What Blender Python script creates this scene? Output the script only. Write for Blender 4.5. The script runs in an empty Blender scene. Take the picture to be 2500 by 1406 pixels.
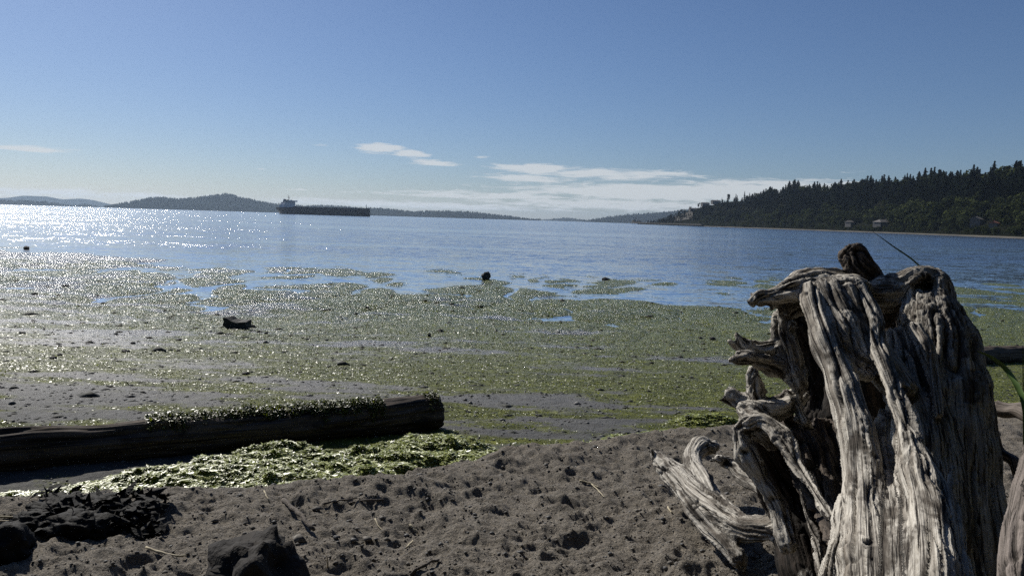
import bpy, bmesh, math, random
import numpy as np
from mathutils import Matrix, Vector

random.seed(7)
rng = np.random.default_rng(7)
R = math.radians
scene = bpy.context.scene
col = scene.collection

# ------------------------------------------------------------------ camera
HC = 2.70                     # eye height above the water (about 1.6 m above the dry sand)
F_PX = 1880.0                 # focal length in photograph pixels (2500 wide)
PITCH = math.atan((703 - 536) / F_PX)
ROLL = math.atan(0.0300)
fwd = np.array([0, math.cos(PITCH), -math.sin(PITCH)])
up0 = np.array([0, math.sin(PITCH), math.cos(PITCH)])
rt0 = np.array([1.0, 0, 0])
rt = math.cos(ROLL) * rt0 + math.sin(ROLL) * up0
up = -math.sin(ROLL) * rt0 + math.cos(ROLL) * up0
CAM = np.array([0, 0, HC])
cam_d = bpy.data.cameras.new('camera')
cam_d.sensor_width = 36
cam_d.lens = 36 * F_PX / 2500
cam_d.clip_start = 0.05
cam_d.clip_end = 40000
cam = bpy.data.objects.new('camera', cam_d)
col.objects.link(cam)
m = Matrix.Identity(4)
for i in range(3):
    m[i][0] = rt[i]; m[i][1] = up[i]; m[i][2] = -fwd[i]; m[i][3] = CAM[i]
cam.matrix_world = m
scene.camera = cam

# ------------------------------------------------------------------ sky, sun, exposure
SUN_AZ, SUN_EL = R(-39), R(37)       # azimuth from +Y (view direction), negative = left
SUN_STRENGTH = 5.0
SKY_STRENGTH = 0.062
scene.view_settings.view_transform = 'Standard'
scene.view_settings.look = 'None'
scene.view_settings.exposure = 0.0
scene.view_settings.gamma = 1
scene.view_settings.use_curve_mapping = False
scene.cycles.use_denoising = False
scene.cycles.max_bounces = 6
scene.cycles.sample_clamp_indirect = 1.5
scene.cycles.transparent_max_bounces = 8
scene.cycles.caustics_reflective = False
scene.cycles.caustics_refractive = False


def hz(px):
    return 536 + 0.0300 * (px - 1250)


def azel(px, py):
    d = fwd + (px - 1250) / F_PX * rt + (703 - py) / F_PX * up
    return math.atan2(d[0], d[1]), math.atan2(d[2], math.hypot(d[0], d[1]))


def build_world():
    w = bpy.data.worlds.new('World')
    scene.world = w
    w.use_nodes = True
    nt = w.node_tree
    nt.nodes.clear()
    N, L = nt.nodes.new, nt.links.new
    out = N('ShaderNodeOutputWorld')
    bg = N('ShaderNodeBackground')
    bg.inputs['Strength'].default_value = SKY_STRENGTH
    L(bg.outputs[0], out.inputs[0])
    sky = N('ShaderNodeTexSky')
    sky.sky_type = 'NISHITA'
    sky.sun_disc = False
    sky.sun_elevation = SUN_EL
    sky.sun_rotation = SUN_AZ
    sky.altitude = 0
    sky.air_density = 0.95
    sky.dust_density = 0.45
    sky.ozone_density = 4.5
    tc = N('ShaderNodeTexCoord')
    sep = N('ShaderNodeSeparateXYZ')
    L(tc.outputs['Generated'], sep.inputs[0])

    def M(op, a, b=None, clamp=False):
        n = N('ShaderNodeMath'); n.operation = op; n.use_clamp = clamp
        for i, v in enumerate((a, b)):
            if v is None: continue
            if isinstance(v, (int, float)): n.inputs[i].default_value = v
            else: L(v, n.inputs[i])
        return n.outputs[0]
    az = M('ARCTAN2', sep.outputs[0], sep.outputs[1])
    el = M('ARCSINE', sep.outputs[2])
    # clouds: (px, py, half width, half height, strength)
    pat = [(60, 363, 95, 7, .8), (925, 362, 50, 11, 1.1), (1005, 376, 42, 9, 1.0), (1060, 398, 60, 8, .85),
           (1310, 412, 110, 12, 1.0), (1290, 436, 110, 10, .9), (1480, 425, 230, 14, .85), (1600, 470, 330, 20, 1.05),
           (1950, 470, 330, 26, 1.1), (1200, 478, 330, 12, .75), (1500, 500, 420, 18, .8), (100, 468, 300, 9, .7),
           (400, 478, 420, 10, .55), (1000, 500, 420, 10, .8), (700, 462, 70, 4, .5), (2130, 420, 110, 5, .35),
           (1175, 385, 26, 4, .6), (770, 350, 40, 12, .35), (640, 413, 22, 3, .5)]
    acc = None
    for (px, py, hw, hh, s) in pat:
        a0, e0 = azel(px, py)
        dx = M('MULTIPLY', M('SUBTRACT', az, a0), F_PX / hw * .86)
        dy = M('MULTIPLY', M('SUBTRACT', el, e0), F_PX / hh * .86)
        d2 = M('ADD', M('MULTIPLY', dx, dx), M('MULTIPLY', dy, dy))
        g = M('MULTIPLY', M('POWER', 2.718, M('MULTIPLY', d2, -1.0)), s)
        acc = g if acc is None else M('MAXIMUM', acc, g)
    comb = N('ShaderNodeCombineXYZ')
    L(M('MULTIPLY', az, 24), comb.inputs[0])
    L(M('MULTIPLY', el, 230), comb.inputs[1])
    nz = N('ShaderNodeTexNoise')
    nz.inputs['Scale'].default_value = 1.0
    nz.inputs['Detail'].default_value = 7
    nz.inputs['Roughness'].default_value = .68
    nz.inputs['Distortion'].default_value = .5
    L(comb.outputs[0], nz.inputs['Vector'])
    dens = M('MULTIPLY', M('SUBTRACT', M('ADD', M('MULTIPLY', acc, .62), nz.outputs['Fac']), .74), 5.0, True)
    dens = M('MULTIPLY', dens, .80)
    mix = N('ShaderNodeMixRGB')
    L(dens, mix.inputs[0])
    wb = N('ShaderNodeMixRGB'); wb.blend_type = 'MULTIPLY'; wb.inputs[0].default_value = 1
    L(sky.outputs[0], wb.inputs[1]); wb.inputs[2].default_value = (.84, .91, 1.06, 1)
    L(wb.outputs[0], mix.inputs[1])
    mix.inputs[2].default_value = (10.6, 11.0, 11.3, 1)
    L(mix.outputs[0], bg.inputs['Color'])


build_world()
sl = bpy.data.lights.new('sun', 'SUN')
sl.energy = SUN_STRENGTH
sl.angle = R(0.53)
sl.color = (1.0, 0.955, 0.88)
sun = bpy.data.objects.new('sun', sl)
col.objects.link(sun)
sdir = Vector((math.sin(SUN_AZ) * math.cos(SUN_EL), math.cos(SUN_AZ) * math.cos(SUN_EL), math.sin(SUN_EL)))
sun.rotation_euler = (-sdir).to_track_quat('-Z', 'Y').to_euler()
sun.location = (-30, 30, 40)


# ------------------------------------------------------------------ helpers
def tag(o, label=None, cat=None, group=None, kind=None):
    if label: o['label'] = label
    if cat: o['category'] = cat
    if group: o['group'] = group
    if kind: o['kind'] = kind
    return o


def empty(name, loc=(0, 0, 0), rz=0):
    o = bpy.data.objects.new(name, None)
    o.empty_display_size = .2
    o.location = loc
    o.rotation_euler = (0, 0, rz)
    col.objects.link(o)
    return o


def np_mesh(name, v, f):
    v = np.asarray(v, np.float32); f = np.asarray(f, np.int32)
    me = bpy.data.meshes.new(name)
    me.vertices.add(len(v)); me.vertices.foreach_set('co', v.ravel())
    k = f.shape[1]
    me.loops.add(f.size); me.loops.foreach_set('vertex_index', f.ravel())
    me.polygons.add(len(f))
    me.polygons.foreach_set('loop_start', np.arange(0, f.size, k, dtype=np.int32))
    me.update(calc_edges=True)
    return me


def link(name, me, mat=None, parent=None, smooth=False, loc=None):
    if mat is not None and not me.materials:
        me.materials.append(mat)
    if smooth:
        me.polygons.foreach_set('use_smooth', np.ones(len(me.polygons), bool))
    o = bpy.data.objects.new(name, me)
    col.objects.link(o)
    if parent is not None: o.parent = parent
    if loc is not None: o.location = loc
    return o


def attr(me, name, data, typ='FLOAT'):
    a = me.attributes.new(name, typ, 'POINT')
    a.data.foreach_set('value' if typ == 'FLOAT' else 'vector', np.asarray(data, np.float32).ravel())


class MB:
    """collects pieces of one mesh"""
    def __init__(s): s.v = []; s.f = []

    def add(s, v, f):
        o = len(s.v); s.v += [tuple(p) for p in v]; s.f += [tuple(i + o for i in q) for q in f]

    def box(s, x0, x1, y0, y1, z0, z1):
        s.add([(x0, y0, z0), (x1, y0, z0), (x1, y1, z0), (x0, y1, z0), (x0, y0, z1), (x1, y0, z1), (x1, y1, z1), (x0, y1, z1)],
              [(3, 2, 1, 0), (4, 5, 6, 7), (0, 1, 5, 4), (1, 2, 6, 5), (2, 3, 7, 6), (3, 0, 4, 7)])

    def tube(s, pts, rad, n=6, cap=True):
        pts = [np.array(p, float) for p in pts]
        if not hasattr(rad, '__len__'): rad = [rad] * len(pts)
        base = len(s.v); ref = None
        for i, p in enumerate(pts):
            t = pts[min(i + 1, len(pts) - 1)] - pts[max(i - 1, 0)]
            t = t / (np.linalg.norm(t) + 1e-9)
            if ref is None: ref = np.array([0, 0, 1.]) if abs(t[2]) < .9 else np.array([1., 0, 0])
            a = np.cross(t, ref); a /= np.linalg.norm(a) + 1e-9
            b = np.cross(t, a); ref = -b if False else ref
            for k in range(n):
                th = 2 * math.pi * k / n
                s.v.append(tuple(p + rad[i] * (math.cos(th) * a + math.sin(th) * b)))
        for i in range(len(pts) - 1):
            for k in range(n):
                k2 = (k + 1) % n
                s.f.append((base + i * n + k, base + i * n + k2, base + (i + 1) * n + k2, base + (i + 1) * n + k))
        if cap:
            s.f.append(tuple(base + k for k in range(n))[::-1])
            s.f.append(tuple(base + (len(pts) - 1) * n + k for k in range(n)))

    def mesh(s, name):
        me = bpy.data.meshes.new(name); me.from_pydata(s.v, [], s.f); me.update()
        bm = bmesh.new(); bm.from_mesh(me); bmesh.ops.recalc_face_normals(bm, faces=bm.faces); bm.to_mesh(me); bm.free()
        return me

    def build(s, name, mat, parent=None, smooth=False, loc=None):
        return link(name, s.mesh(name), mat, parent, smooth, loc)


# ---- noise in numpy
_P = np.random.default_rng(11).permutation(4096).astype(np.int64)
_G = np.random.default_rng(12).normal(size=(4096, 3)); _G /= np.linalg.norm(_G, axis=1)[:, None]


_P = _P.astype(np.int32)
_GX, _GY, _GZ = [np.ascontiguousarray(_G[:, i], dtype=np.float32) for i in range(3)]


def perlin(x, y, z=0.0):
    x = np.asarray(x, np.float32); y = np.asarray(y, np.float32)
    zs = np.ndim(z) == 0
    z = np.float32(z) if zs else np.asarray(z, np.float32)
    xi, yi, zi = np.floor(x), np.floor(y), np.floor(z)
    fx, fy, fz = x - xi, y - yi, z - zi
    xi, yi, zi = xi.astype(np.int32), yi.astype(np.int32), zi.astype(np.int32)
    u, v, w = [t * t * t * (t * (t * 6 - 15) + 10) for t in (fx, fy, fz)]
    flat = zs and float(fz) == 0
    px = (_P[xi & 4095], _P[(xi + 1) & 4095])
    out = 0
    for dx in (0, 1):
        wx = u if dx else 1 - u
        for dy in (0, 1):
            pxy = _P[(px[dx] + yi + dy) & 4095]
            wxy = wx * (v if dy else 1 - v)
            for dz in ((0,) if flat else (0, 1)):
                h = _P[(pxy + zi + dz) & 4095]
                d = _GX[h] * (fx - dx) + _GY[h] * (fy - dy)
                if not flat: d = (d + _GZ[h] * (fz - dz)) * (w if dz else 1 - w)
                out = out + d * wxy
    return (out * np.float32(1.6)).astype(float)


def fbm(x, y, z=0.0, o=4, g=.5):
    s, a = 0, 1.
    for i in range(o):
        s = s + a * perlin(x + 17.3 * i, y + 9.1 * i, z)
        x, y, z = x * 2.03, y * 2.03, (z * 2.03 if np.any(z) else z)
        a *= g
    return s


def sstep(a, b, x):
    t = np.clip((x - a) / (b - a), 0, 1)
    return t * t * (3 - 2 * t)


def pt(px, py, depth):
    """world point on the photograph's sight line at a given forward distance"""
    return CAM + depth * (fwd + (px - 1250) / F_PX * rt + (703 - py) / F_PX * up)


def plane_hit(px, py, z):
    d = fwd + (px - 1250) / F_PX * rt + (703 - py) / F_PX * up
    return CAM + d * ((z - HC) / d[2])


# ------------------------------------------------------------------ materials
def new_mat(name):
    mt = bpy.data.materials.new(name); mt.use_nodes = True
    nt = mt.node_tree; nt.nodes.clear()
    out = nt.nodes.new('ShaderNodeOutputMaterial')
    return mt, nt, out


def simple_mat(name, c, rough=.7, c2=None, scale=5, bump=0, spec=.5, metallic=0, coord='Object', detail=4, bscale=None, bdist=.02):
    mt, nt, out = new_mat(name)
    p = nt.nodes.new('ShaderNodeBsdfPrincipled')
    p.inputs['Roughness'].default_value = rough
    p.inputs['Specular IOR Level'].default_value = spec
    p.inputs['Metallic'].default_value = metallic
    nt.links.new(p.outputs[0], out.inputs[0])
    tc = nt.nodes.new('ShaderNodeTexCoord')
    nz = nt.nodes.new('ShaderNodeTexNoise')
    nz.inputs['Scale'].default_value = scale; nz.inputs['Detail'].default_value = detail
    nt.links.new(tc.outputs[coord], nz.inputs['Vector'])
    cr = nt.nodes.new('ShaderNodeValToRGB')
    cr.color_ramp.elements[0].position = .3; cr.color_ramp.elements[1].position = .7
    c2 = c2 or tuple(min(1, x * 1.35) for x in c)
    cr.color_ramp.elements[0].color = (*c, 1); cr.color_ramp.elements[1].color = (*c2, 1)
    nt.links.new(nz.outputs['Fac'], cr.inputs[0])
    nt.links.new(cr.outputs[0], p.inputs['Base Color'])
    if bump:
        n2 = nt.nodes.new('ShaderNodeTexNoise'); n2.inputs['Scale'].default_value = bscale or scale * 4
        n2.inputs['Detail'].default_value = 6
        nt.links.new(tc.outputs[coord], n2.inputs['Vector'])
        b = nt.nodes.new('ShaderNodeBump'); b.inputs['Strength'].default_value = bump; b.inputs['Distance'].default_value = bdist
        nt.links.new(n2.outputs['Fac'], b.inputs['Height'])
        nt.links.new(b.outputs[0], p.inputs['Normal'])
    return mt


class NT:
    """tiny node-tree writer"""
    def __init__(s, name):
        s.mt, s.nt, s.out = new_mat(name)

    def n(s, typ, **kw):
        nd = s.nt.nodes.new('ShaderNode' + typ)
        for k, v in kw.items(): setattr(nd, k, v)
        return nd

    def l(s, a, b): s.nt.links.new(a, b)

    def set(s, nd, **kw):
        for k, v in kw.items():
            sock = nd.inputs[k.replace('_', ' ')]
            if hasattr(v, 'is_linked'): s.l(v, sock)
            else: sock.default_value = v
        return nd

    def math(s, op, a, b=None, clamp=False):
        nd = s.n('Math', operation=op, use_clamp=clamp)
        for i, v in enumerate((a, b)):
            if v is None: continue
            if hasattr(v, 'is_linked'): s.l(v, nd.inputs[i])
            else: nd.inputs[i].default_value = v
        return nd.outputs[0]

    def noise(s, vec, scale, detail=4, rough=.5, dist=0):
        nd = s.n('TexNoise')
        s.l(vec, nd.inputs['Vector'])
        s.set(nd, Scale=scale, Detail=detail, Roughness=rough, Distortion=dist)
        return nd.outputs['Fac']

    def ramp(s, fac, stops):
        nd = s.n('ValToRGB'); e = nd.color_ramp.elements
        while len(e) < len(stops): e.new(.5)
        for q, (p, c) in zip(e, stops):
            q.position = p; q.color = (*c, 1) if len(c) == 3 else c
        s.l(fac, nd.inputs[0])
        return nd.outputs[0]

    def mix(s, fac, a, b, mode='MIX'):
        nd = s.n('MixRGB', blend_type=mode)
        for i, v in enumerate((fac, a, b)):
            if hasattr(v, 'is_linked'): s.l(v, nd.inputs[i])
            else: nd.inputs[i].default_value = v if i == 0 else (*v, 1)
        return nd.outputs[0]

    def att(s, name): return s.n('Attribute', attribute_name=name)

    def scalevec(s, vec, sc):
        nd = s.n('Mapping'); s.l(vec, nd.inputs['Vector']); nd.inputs['Scale'].default_value = sc
        return nd.outputs[0]

    def bump(s, h, strength, dist, normal=None):
        nd = s.n('Bump'); s.l(h, nd.inputs['Height'])
        nd.inputs['Strength'].default_value = strength; nd.inputs['Distance'].default_value = dist
        if normal is not None: s.l(normal, nd.inputs['Normal'])
        return nd.outputs[0]


def mat_ground():
    t = NT('beach_ground')
    pos = t.n('NewGeometry').outputs['Position']
    alg = t.att('algae').outputs['Fac']; wet = t.att('wet').outputs['Fac']; dry = t.att('dry').outputs['Fac']
    gra = t.att('gravel').outputs['Fac']
    n1 = t.noise(pos, 2.2, 5, .6); n2 = t.noise(pos, 45, 4, .7); n3 = t.noise(pos, 260, 2, .6)
    sand = t.ramp(n1, [(.25, (.115, .096, .071)), (.75, (.225, .19, .143))])
    sand = t.mix(.55, sand, t.ramp(n3, [(.3, (.055, .047, .036)), (.55, (.19, .163, .126)), (.74, (.42, .37, .30))]))
    n4 = t.noise(pos, 95, 3, .75)
    sand = t.mix(1, sand, t.ramp(n4, [(.34, (.42, .42, .42)), (.5, (.95, .95, .95)), (.66, (1.6, 1.58, 1.52))]), 'MULTIPLY')
    mud = t.ramp(n2, [(.3, (.028, .028, .024)), (.6, (.072, .069, .056)), (.8, (.115, .11, .09))])
    mud = t.mix(t.math('MULTIPLY', gra, .7), mud, t.ramp(n2, [(.35, (.013, .0135, .015)), (.7, (.052, .052, .053))]))
    alc = t.ramp(t.noise(pos, 5, 5, .65), [(.25, (.048, .056, .007)), (.55, (.12, .135, .016)), (.8, (.23, .245, .038))])
    thr = t.math('SUBTRACT', t.math('ADD', t.math('MULTIPLY', alg, 1.3), t.noise(pos, 28, 5, .7)), .85)
    af = t.math('MULTIPLY', thr, 4, True)
    base = t.mix(af, mud, alc)
    vary = t.noise(t.scalevec(pos, (3.2, 7, 3)), 1.0, 6, .75)
    base = t.mix(1, base, t.ramp(vary, [(.32, (.35, .36, .38)), (.5, (.85, .85, .82)), (.68, (1.55, 1.5, 1.3))]), 'MULTIPLY')
    base = t.mix(t.att('heap').outputs['Fac'], base, t.ramp(n2, [(.3, (.12, .135, .03)), (.7, (.38, .41, .12))]))
    base = t.mix(dry, base, sand)
    p = t.n('BsdfPrincipled')
    t.l(base, p.inputs['Base Color'])
    rg = t.math('SUBTRACT', .95, t.math('MULTIPLY', wet, .74))
    t.l(rg, p.inputs['Roughness'])
    t.l(t.math('SUBTRACT', .85, t.math('MULTIPLY', af, .65)), p.inputs['Specular IOR Level'])
    h = t.math('ADD', t.math('ADD', t.math('MULTIPLY', n2, .8), t.math('MULTIPLY', n4, .5)), t.math('MULTIPLY', n3, .25))
    b1 = t.bump(h, 1.0, .03)
    b2 = t.bump(t.noise(pos, 9, 4, .6), .35, .06, b1)
    t.l(b2, p.inputs['Normal'])
    t.l(p.outputs[0], t.out.inputs[0])
    return t.mt


def mat_water():
    t = NT('sea_water')
    pos = t.n('NewGeometry').outputs['Position']
    # wind bands: slick and ruffled strips lying across the bay
    band = t.noise(t.scalevec(pos, (.006, .034, 1)), 1.0, 4, .55, .6)
    band2 = t.noise(t.scalevec(pos, (.02, .12, 1)), 1.0, 3, .5, .3)
    ruff = t.ramp(t.math('ADD', t.math('MULTIPLY', band, .7), t.math('MULTIPLY', band2, .3)), [(.40, (.30, .30, .30)), (.56, (1, 1, 1))])
    calm = t.att('calm').outputs['Fac']
    amp = t.math('MULTIPLY', ruff, t.math('SUBTRACT', 1.0, t.math('MULTIPLY', calm, .72)))
    def wave(sc, det, off):
        nd = t.n('TexNoise'); mp = t.n('Mapping'); t.l(pos, mp.inputs['Vector'])
        mp.inputs['Scale'].default_value = sc; mp.inputs['Location'].default_value = off
        t.l(mp.outputs[0], nd.inputs['Vector']); t.set(nd, Scale=1.0, Detail=det, Roughness=.55, Distortion=.3)
        v = t.n('VectorMath', operation='SUBTRACT'); t.l(nd.outputs['Color'], v.inputs[0]); v.inputs[1].default_value = (.5, .5, .5)
        return v.outputs[0]
    def vmul(v, k):
        nd = t.n('VectorMath', operation='MULTIPLY'); t.l(v, nd.inputs[0]); nd.inputs[1].default_value = k
        return nd.outputs[0]
    def vadd(a_, b_):
        nd = t.n('VectorMath', operation='ADD'); t.l(a_, nd.inputs[0])
        if hasattr(b_, 'is_linked'): t.l(b_, nd.inputs[1])
        else: nd.inputs[1].default_value = b_
        return nd.outputs[0]
    wv = vadd(vadd(vmul(wave((1.0, 2.8, 1), 2, (0, 0, 0)), (1.3, 1.7, 0)), vmul(wave((5, 11, 1), 2, (3, 7, 0)), (1.5, 1.7, 0))), vmul(wave((.25, .5, 1), 1, (5, 1, 0)), (.45, .6, 0)))
    sc = t.n('VectorMath', operation='SCALE'); t.l(wv, sc.inputs[0]); t.l(amp, sc.inputs['Scale'])
    nn = t.n('VectorMath', operation='NORMALIZE'); t.l(vadd(sc.outputs[0], (0, 0, 1)), nn.inputs[0])
    nrm = nn.outputs[0]
    fr = t.n('Fresnel'); fr.inputs['IOR'].default_value = 1.33; t.l(nrm, fr.inputs['Normal'])
    gl = t.n('BsdfGlossy'); gl.inputs['Roughness'].default_value = .11; t.l(nrm, gl.inputs['Normal'])
    gl.inputs['Color'].default_value = (.92, .93, .93, 1)
    tr = t.n('BsdfTransparent'); tr.inputs['Color'].default_value = (.62, .74, .72, 1)
    df = t.n('BsdfDiffuse'); df.inputs['Color'].default_value = (.012, .034, .052, 1)
    mx0 = t.n('MixShader'); t.l(calm, mx0.inputs[0]); t.l(df.outputs[0], mx0.inputs[1]); t.l(tr.outputs[0], mx0.inputs[2])
    mx = t.n('MixShader'); t.l(fr.outputs[0], mx.inputs[0]); t.l(mx0.outputs[0], mx.inputs[1]); t.l(gl.outputs[0], mx.inputs[2])
    t.l(mx.outputs[0], t.out.inputs[0])
    return t.mt


def mat_algae(name, dark=1.0, cols=((.06, .07, .008), (.18, .21, .022), (.33, .37, .045), (.42, .45, .11))):
    t = NT(name)
    geo = t.n('NewGeometry')
    rnd = geo.outputs['Random Per Island']
    c = t.ramp(rnd, [(p, tuple(dark * x for x in q)) for p, q in zip((0, .45, .8, 1), cols)])
    d = t.n('BsdfDiffuse'); t.l(c, d.inputs['Color'])
    tr = t.n('BsdfTranslucent'); t.l(t.mix(1, c, (.95, 1.0, .45), 'MULTIPLY'), tr.inputs['Color'])
    m1 = t.n('MixShader'); m1.inputs[0].default_value = .45
    t.l(d.outputs[0], m1.inputs[1]); t.l(tr.outputs[0], m1.inputs[2])
    g = t.n('BsdfGlossy'); g.inputs['Roughness'].default_value = .40
    fr = t.n('Fresnel'); fr.inputs['IOR'].default_value = 1.36
    m2 = t.n('MixShader'); t.l(fr.outputs[0], m2.inputs[0])
    t.l(m1.outputs[0], m2.inputs[1]); t.l(g.outputs[0], m2.inputs[2])
    t.l(m2.outputs[0], t.out.inputs[0])
    return t.mt


def mat_wood(name, light=(.60, .56, .485), mid=(.17, .14, .108), dark=(.016, .012, .009), gs=1.0):
    """weathered driftwood: streaks run along the grain attribute"""
    t = NT(name)
    g = t.att('grain').outputs['Vector']
    fine = t.noise(t.scalevec(g, (110 * gs, 110 * gs, 2.2 * gs)), 1.0, 4, .6, .6)
    wide = t.noise(t.scalevec(g, (26 * gs, 26 * gs, .9 * gs)), 1.0, 4, .6, .8)
    blot = t.noise(t.scalevec(g, (9 * gs, 9 * gs, 3.5 * gs)), 1.0, 6, .7, .5)
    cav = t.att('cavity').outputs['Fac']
    c = t.ramp(fine, [(.33, mid), (.50, light), (.72, tuple(min(1, x * 1.2) for x in light))])
    c = t.mix(t.ramp(wide, [(.34, (.85, .85, .85)), (.52, (0, 0, 0))]), c, mid)
    c = t.mix(t.ramp(blot, [(.50, (0, 0, 0)), (.61, (.90, .90, .90))]), c, tuple(.35 * a + .65 * b for a, b in zip(mid, dark)))
    c = t.mix(t.ramp(fine, [(.36, (1, 1, 1)), (.445, (0, 0, 0))]), c, dark)
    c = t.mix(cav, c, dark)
    p = t.n('BsdfPrincipled'); t.l(c, p.inputs['Base Color'])
    t.set(p, Roughness=.85, Specular_IOR_Level=.25)
    h = t.math('ADD', t.math('MULTIPLY', fine, .5), t.math('MULTIPLY', wide, 1.0))
    b = t.bump(h, 1.0, .020)
    b = t.bump(t.noise(g, 160 * gs, 3, .7), .25, .004, b)
    t.l(b, p.inputs['Normal'])
    t.l(p.outputs[0], t.out.inputs[0])
    return t.mt


def mat_leaf(name, c0, c1):
    t = NT(name)
    rnd = t.n('NewGeometry').outputs['Random Per Island']
    orn = t.n('ObjectInfo').outputs['Random']
    c = t.ramp(rnd, [(0, c0), (1, c1)])
    c = t.mix(t.math('MULTIPLY', orn, .5), c, tuple(.6 * x for x in c0))
    d = t.n('BsdfDiffuse'); t.l(c, d.inputs['Color'])
    tr = t.n('BsdfTranslucent'); t.l(c, tr.inputs['Color'])
    m1 = t.n('MixShader'); m1.inputs[0].default_value = .25
    t.l(d.outputs[0], m1.inputs[1]); t.l(tr.outputs[0], m1.inputs[2])
    t.l(m1.outputs[0], t.out.inputs[0])
    return t.mt


M = dict(
    ground=mat_ground(), water=mat_water(), algae=mat_algae('wet_algae'),
    algae_dark=mat_algae('log_algae', .7), algae_fresh=mat_algae('fresh_algae', 1, ((.18, .20, .04), (.40, .45, .10), (.58, .62, .18), (.70, .72, .36))),
    wood=mat_wood('driftwood'),
    wood_near=mat_wood('driftwood_near', (.24, .205, .18), (.15, .125, .105), (.03, .025, .02)),
    wood_brown=mat_wood('decayed_wood', (.16, .13, .105), (.07, .055, .044), (.015, .012, .01)),
    wood_shade=mat_wood('hollow_shade_wood', (.045, .034, .026), (.02, .016, .012), (.006, .005, .004)),  # near-black colour stands in for the deep shade of the stump's hollow
    logwood=mat_wood('log_wood', (.11, .086, .067), (.04, .031, .025), (.008, .007, .006), .6),
    rock=simple_mat('dark_rock', (.022, .021, .02), .8, (.055, .052, .048), 9, .7, .3, bscale=24, bdist=.03),
    boulder=simple_mat('boulder_rock', (.014, .012, .011), .9, (.04, .035, .03), 6, 1.0, .3, bscale=22, bdist=.03),
    pebble=simple_mat('pebble_stone', (.045, .045, .045), .7, (.16, .155, .145), 14),
    clod=simple_mat('clod_mud', (.010, .011, .008), .8, (.03, .032, .02), 3), crumb=simple_mat('sand_crumb', (.08, .073, .062), .95, (.24, .22, .19), 60),
    kelp=simple_mat('black_kelp', (.006, .006, .006), .8, (.016, .015, .013), 20, .4, .2),
    straw=simple_mat('dry_straw', (.30, .25, .16), .8, (.5, .44, .30), 30),
    twig=simple_mat('dead_twig', (.06, .05, .04), .9, (.14, .115, .09), 40, .5),
    grass=simple_mat('green_blade', (.06, .12, .02), .5, (.12, .2, .04), 12),
    hill=simple_mat('hill_soil', (.006, .007, .005), 1.0, (.012, .013, .008), .05, spec=0),
    cliff=simple_mat('bluff_clay', (.014, .012, .009), .95, (.045, .038, .028), .06),
    strand=simple_mat('far_sand', (.05, .045, .037), .95, (.10, .09, .07), .03),
    conifer=mat_leaf('conifer_needles', (.005, .008, .006), (.018, .024, .015)),
    leaf=mat_leaf('broad_leaves', (.022, .030, .011), (.085, .10, .035)),
    trunk=simple_mat('bark', (.04, .032, .025), .95),
    hull=simple_mat('hull_paint', (.010, .010, .018), .45, (.016, .015, .024), .08),
    hullred=simple_mat('boot_paint', (.03, .012, .012), .5),
    shipwhite=simple_mat('ship_white', (.74, .75, .76), .5, (.8, .8, .8), .3),
    shipgrey=simple_mat('ship_grey', (.09, .09, .095), .6),
    glass=simple_mat('dark_glass', (.015, .018, .022), .1),
    wall=simple_mat('pale_siding', (.09, .086, .082), .8, (.13, .125, .12), .4),
    roof=simple_mat('grey_roof', (.11, .10, .095), .85, (.17, .155, .14), .5),
    roofred=simple_mat('red_roof', (.22, .07, .05), .85, (.28, .10, .07), .5),
    pier=simple_mat('pier_timber', (.022, .019, .018), .9, (.04, .035, .03), .3),
    island=simple_mat('island_soil', (.003, .004, .003), 1.0, (.006, .007, .005), .01, spec=.0),
)

# ------------------------------------------------------------------ terrain height
bp = np.array([plane_hit(px, py, 1.03)[:2] for px, py in
               [(-250, 1275), (0, 1262), (350, 1240), (700, 1215), (1000, 1183), (1200, 1142), (1400, 1112), (1600, 1082), (1800, 1056), (2200, 1040), (2700, 1040)]])
BX = np.concatenate([[-60], bp[:, 0], [60]]); BY = np.concatenate([[bp[0, 1] - 1.0], bp[:, 1], [bp[-1, 1] + 4]])
PD = [0, 5.0, 6, 8, 10, 15, 20, 27, 33, 40, 50, 80, 200, 20000]
PZ = [1.0, .93, .88, .74, .60, .30, .075, .028, .004, -.035, -.14, -.9, -5, -9]
craters = []
_r = np.random.default_rng(5)
for i in range(280):
    px = _r.uniform(-350, 2600); py = _r.uniform(1130, 1600)
    if py < 1255 - .11 * px: continue
    c = plane_hit(px, py, 1.1); rr = _r.uniform(.03, .085) * (1 if _r.random() < .85 else 1.5)
    craters.append((c[0], c[1], rr, _r.uniform(.16, .34) * rr, _r.uniform(.6, 1.6), _r.uniform(0, 3.14)))
mounds = []   # algae heaps: x, y, rx, ry, h
for px, py, rx, ry, h in [(20, 1238, .30, .10, .03), (250, 1222, .34, .15, .05), (420, 1195, .4, .2, .07), (560, 1165, .38, .24, .08), (690, 1125, .3, .2, .1), (700, 1190, .45, .2, .07),
                          (840, 1160, .42, .22, .07), (960, 1125, .38, .22, .07), (1060, 1090, .36, .24, .08), (1120, 1130, .3, .14, .06),
                          (1440, 1100, .28, .1, .04), (1530, 1085, .34, .15, .07), (1620, 1066, .26, .13, .07), (1340, 1128, .3, .06, .03), (1730, 1000, .3, .12, .05)]:
    c = plane_hit(px, py, .93); mounds.append((c[0], c[1], rx, ry, h))


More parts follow.
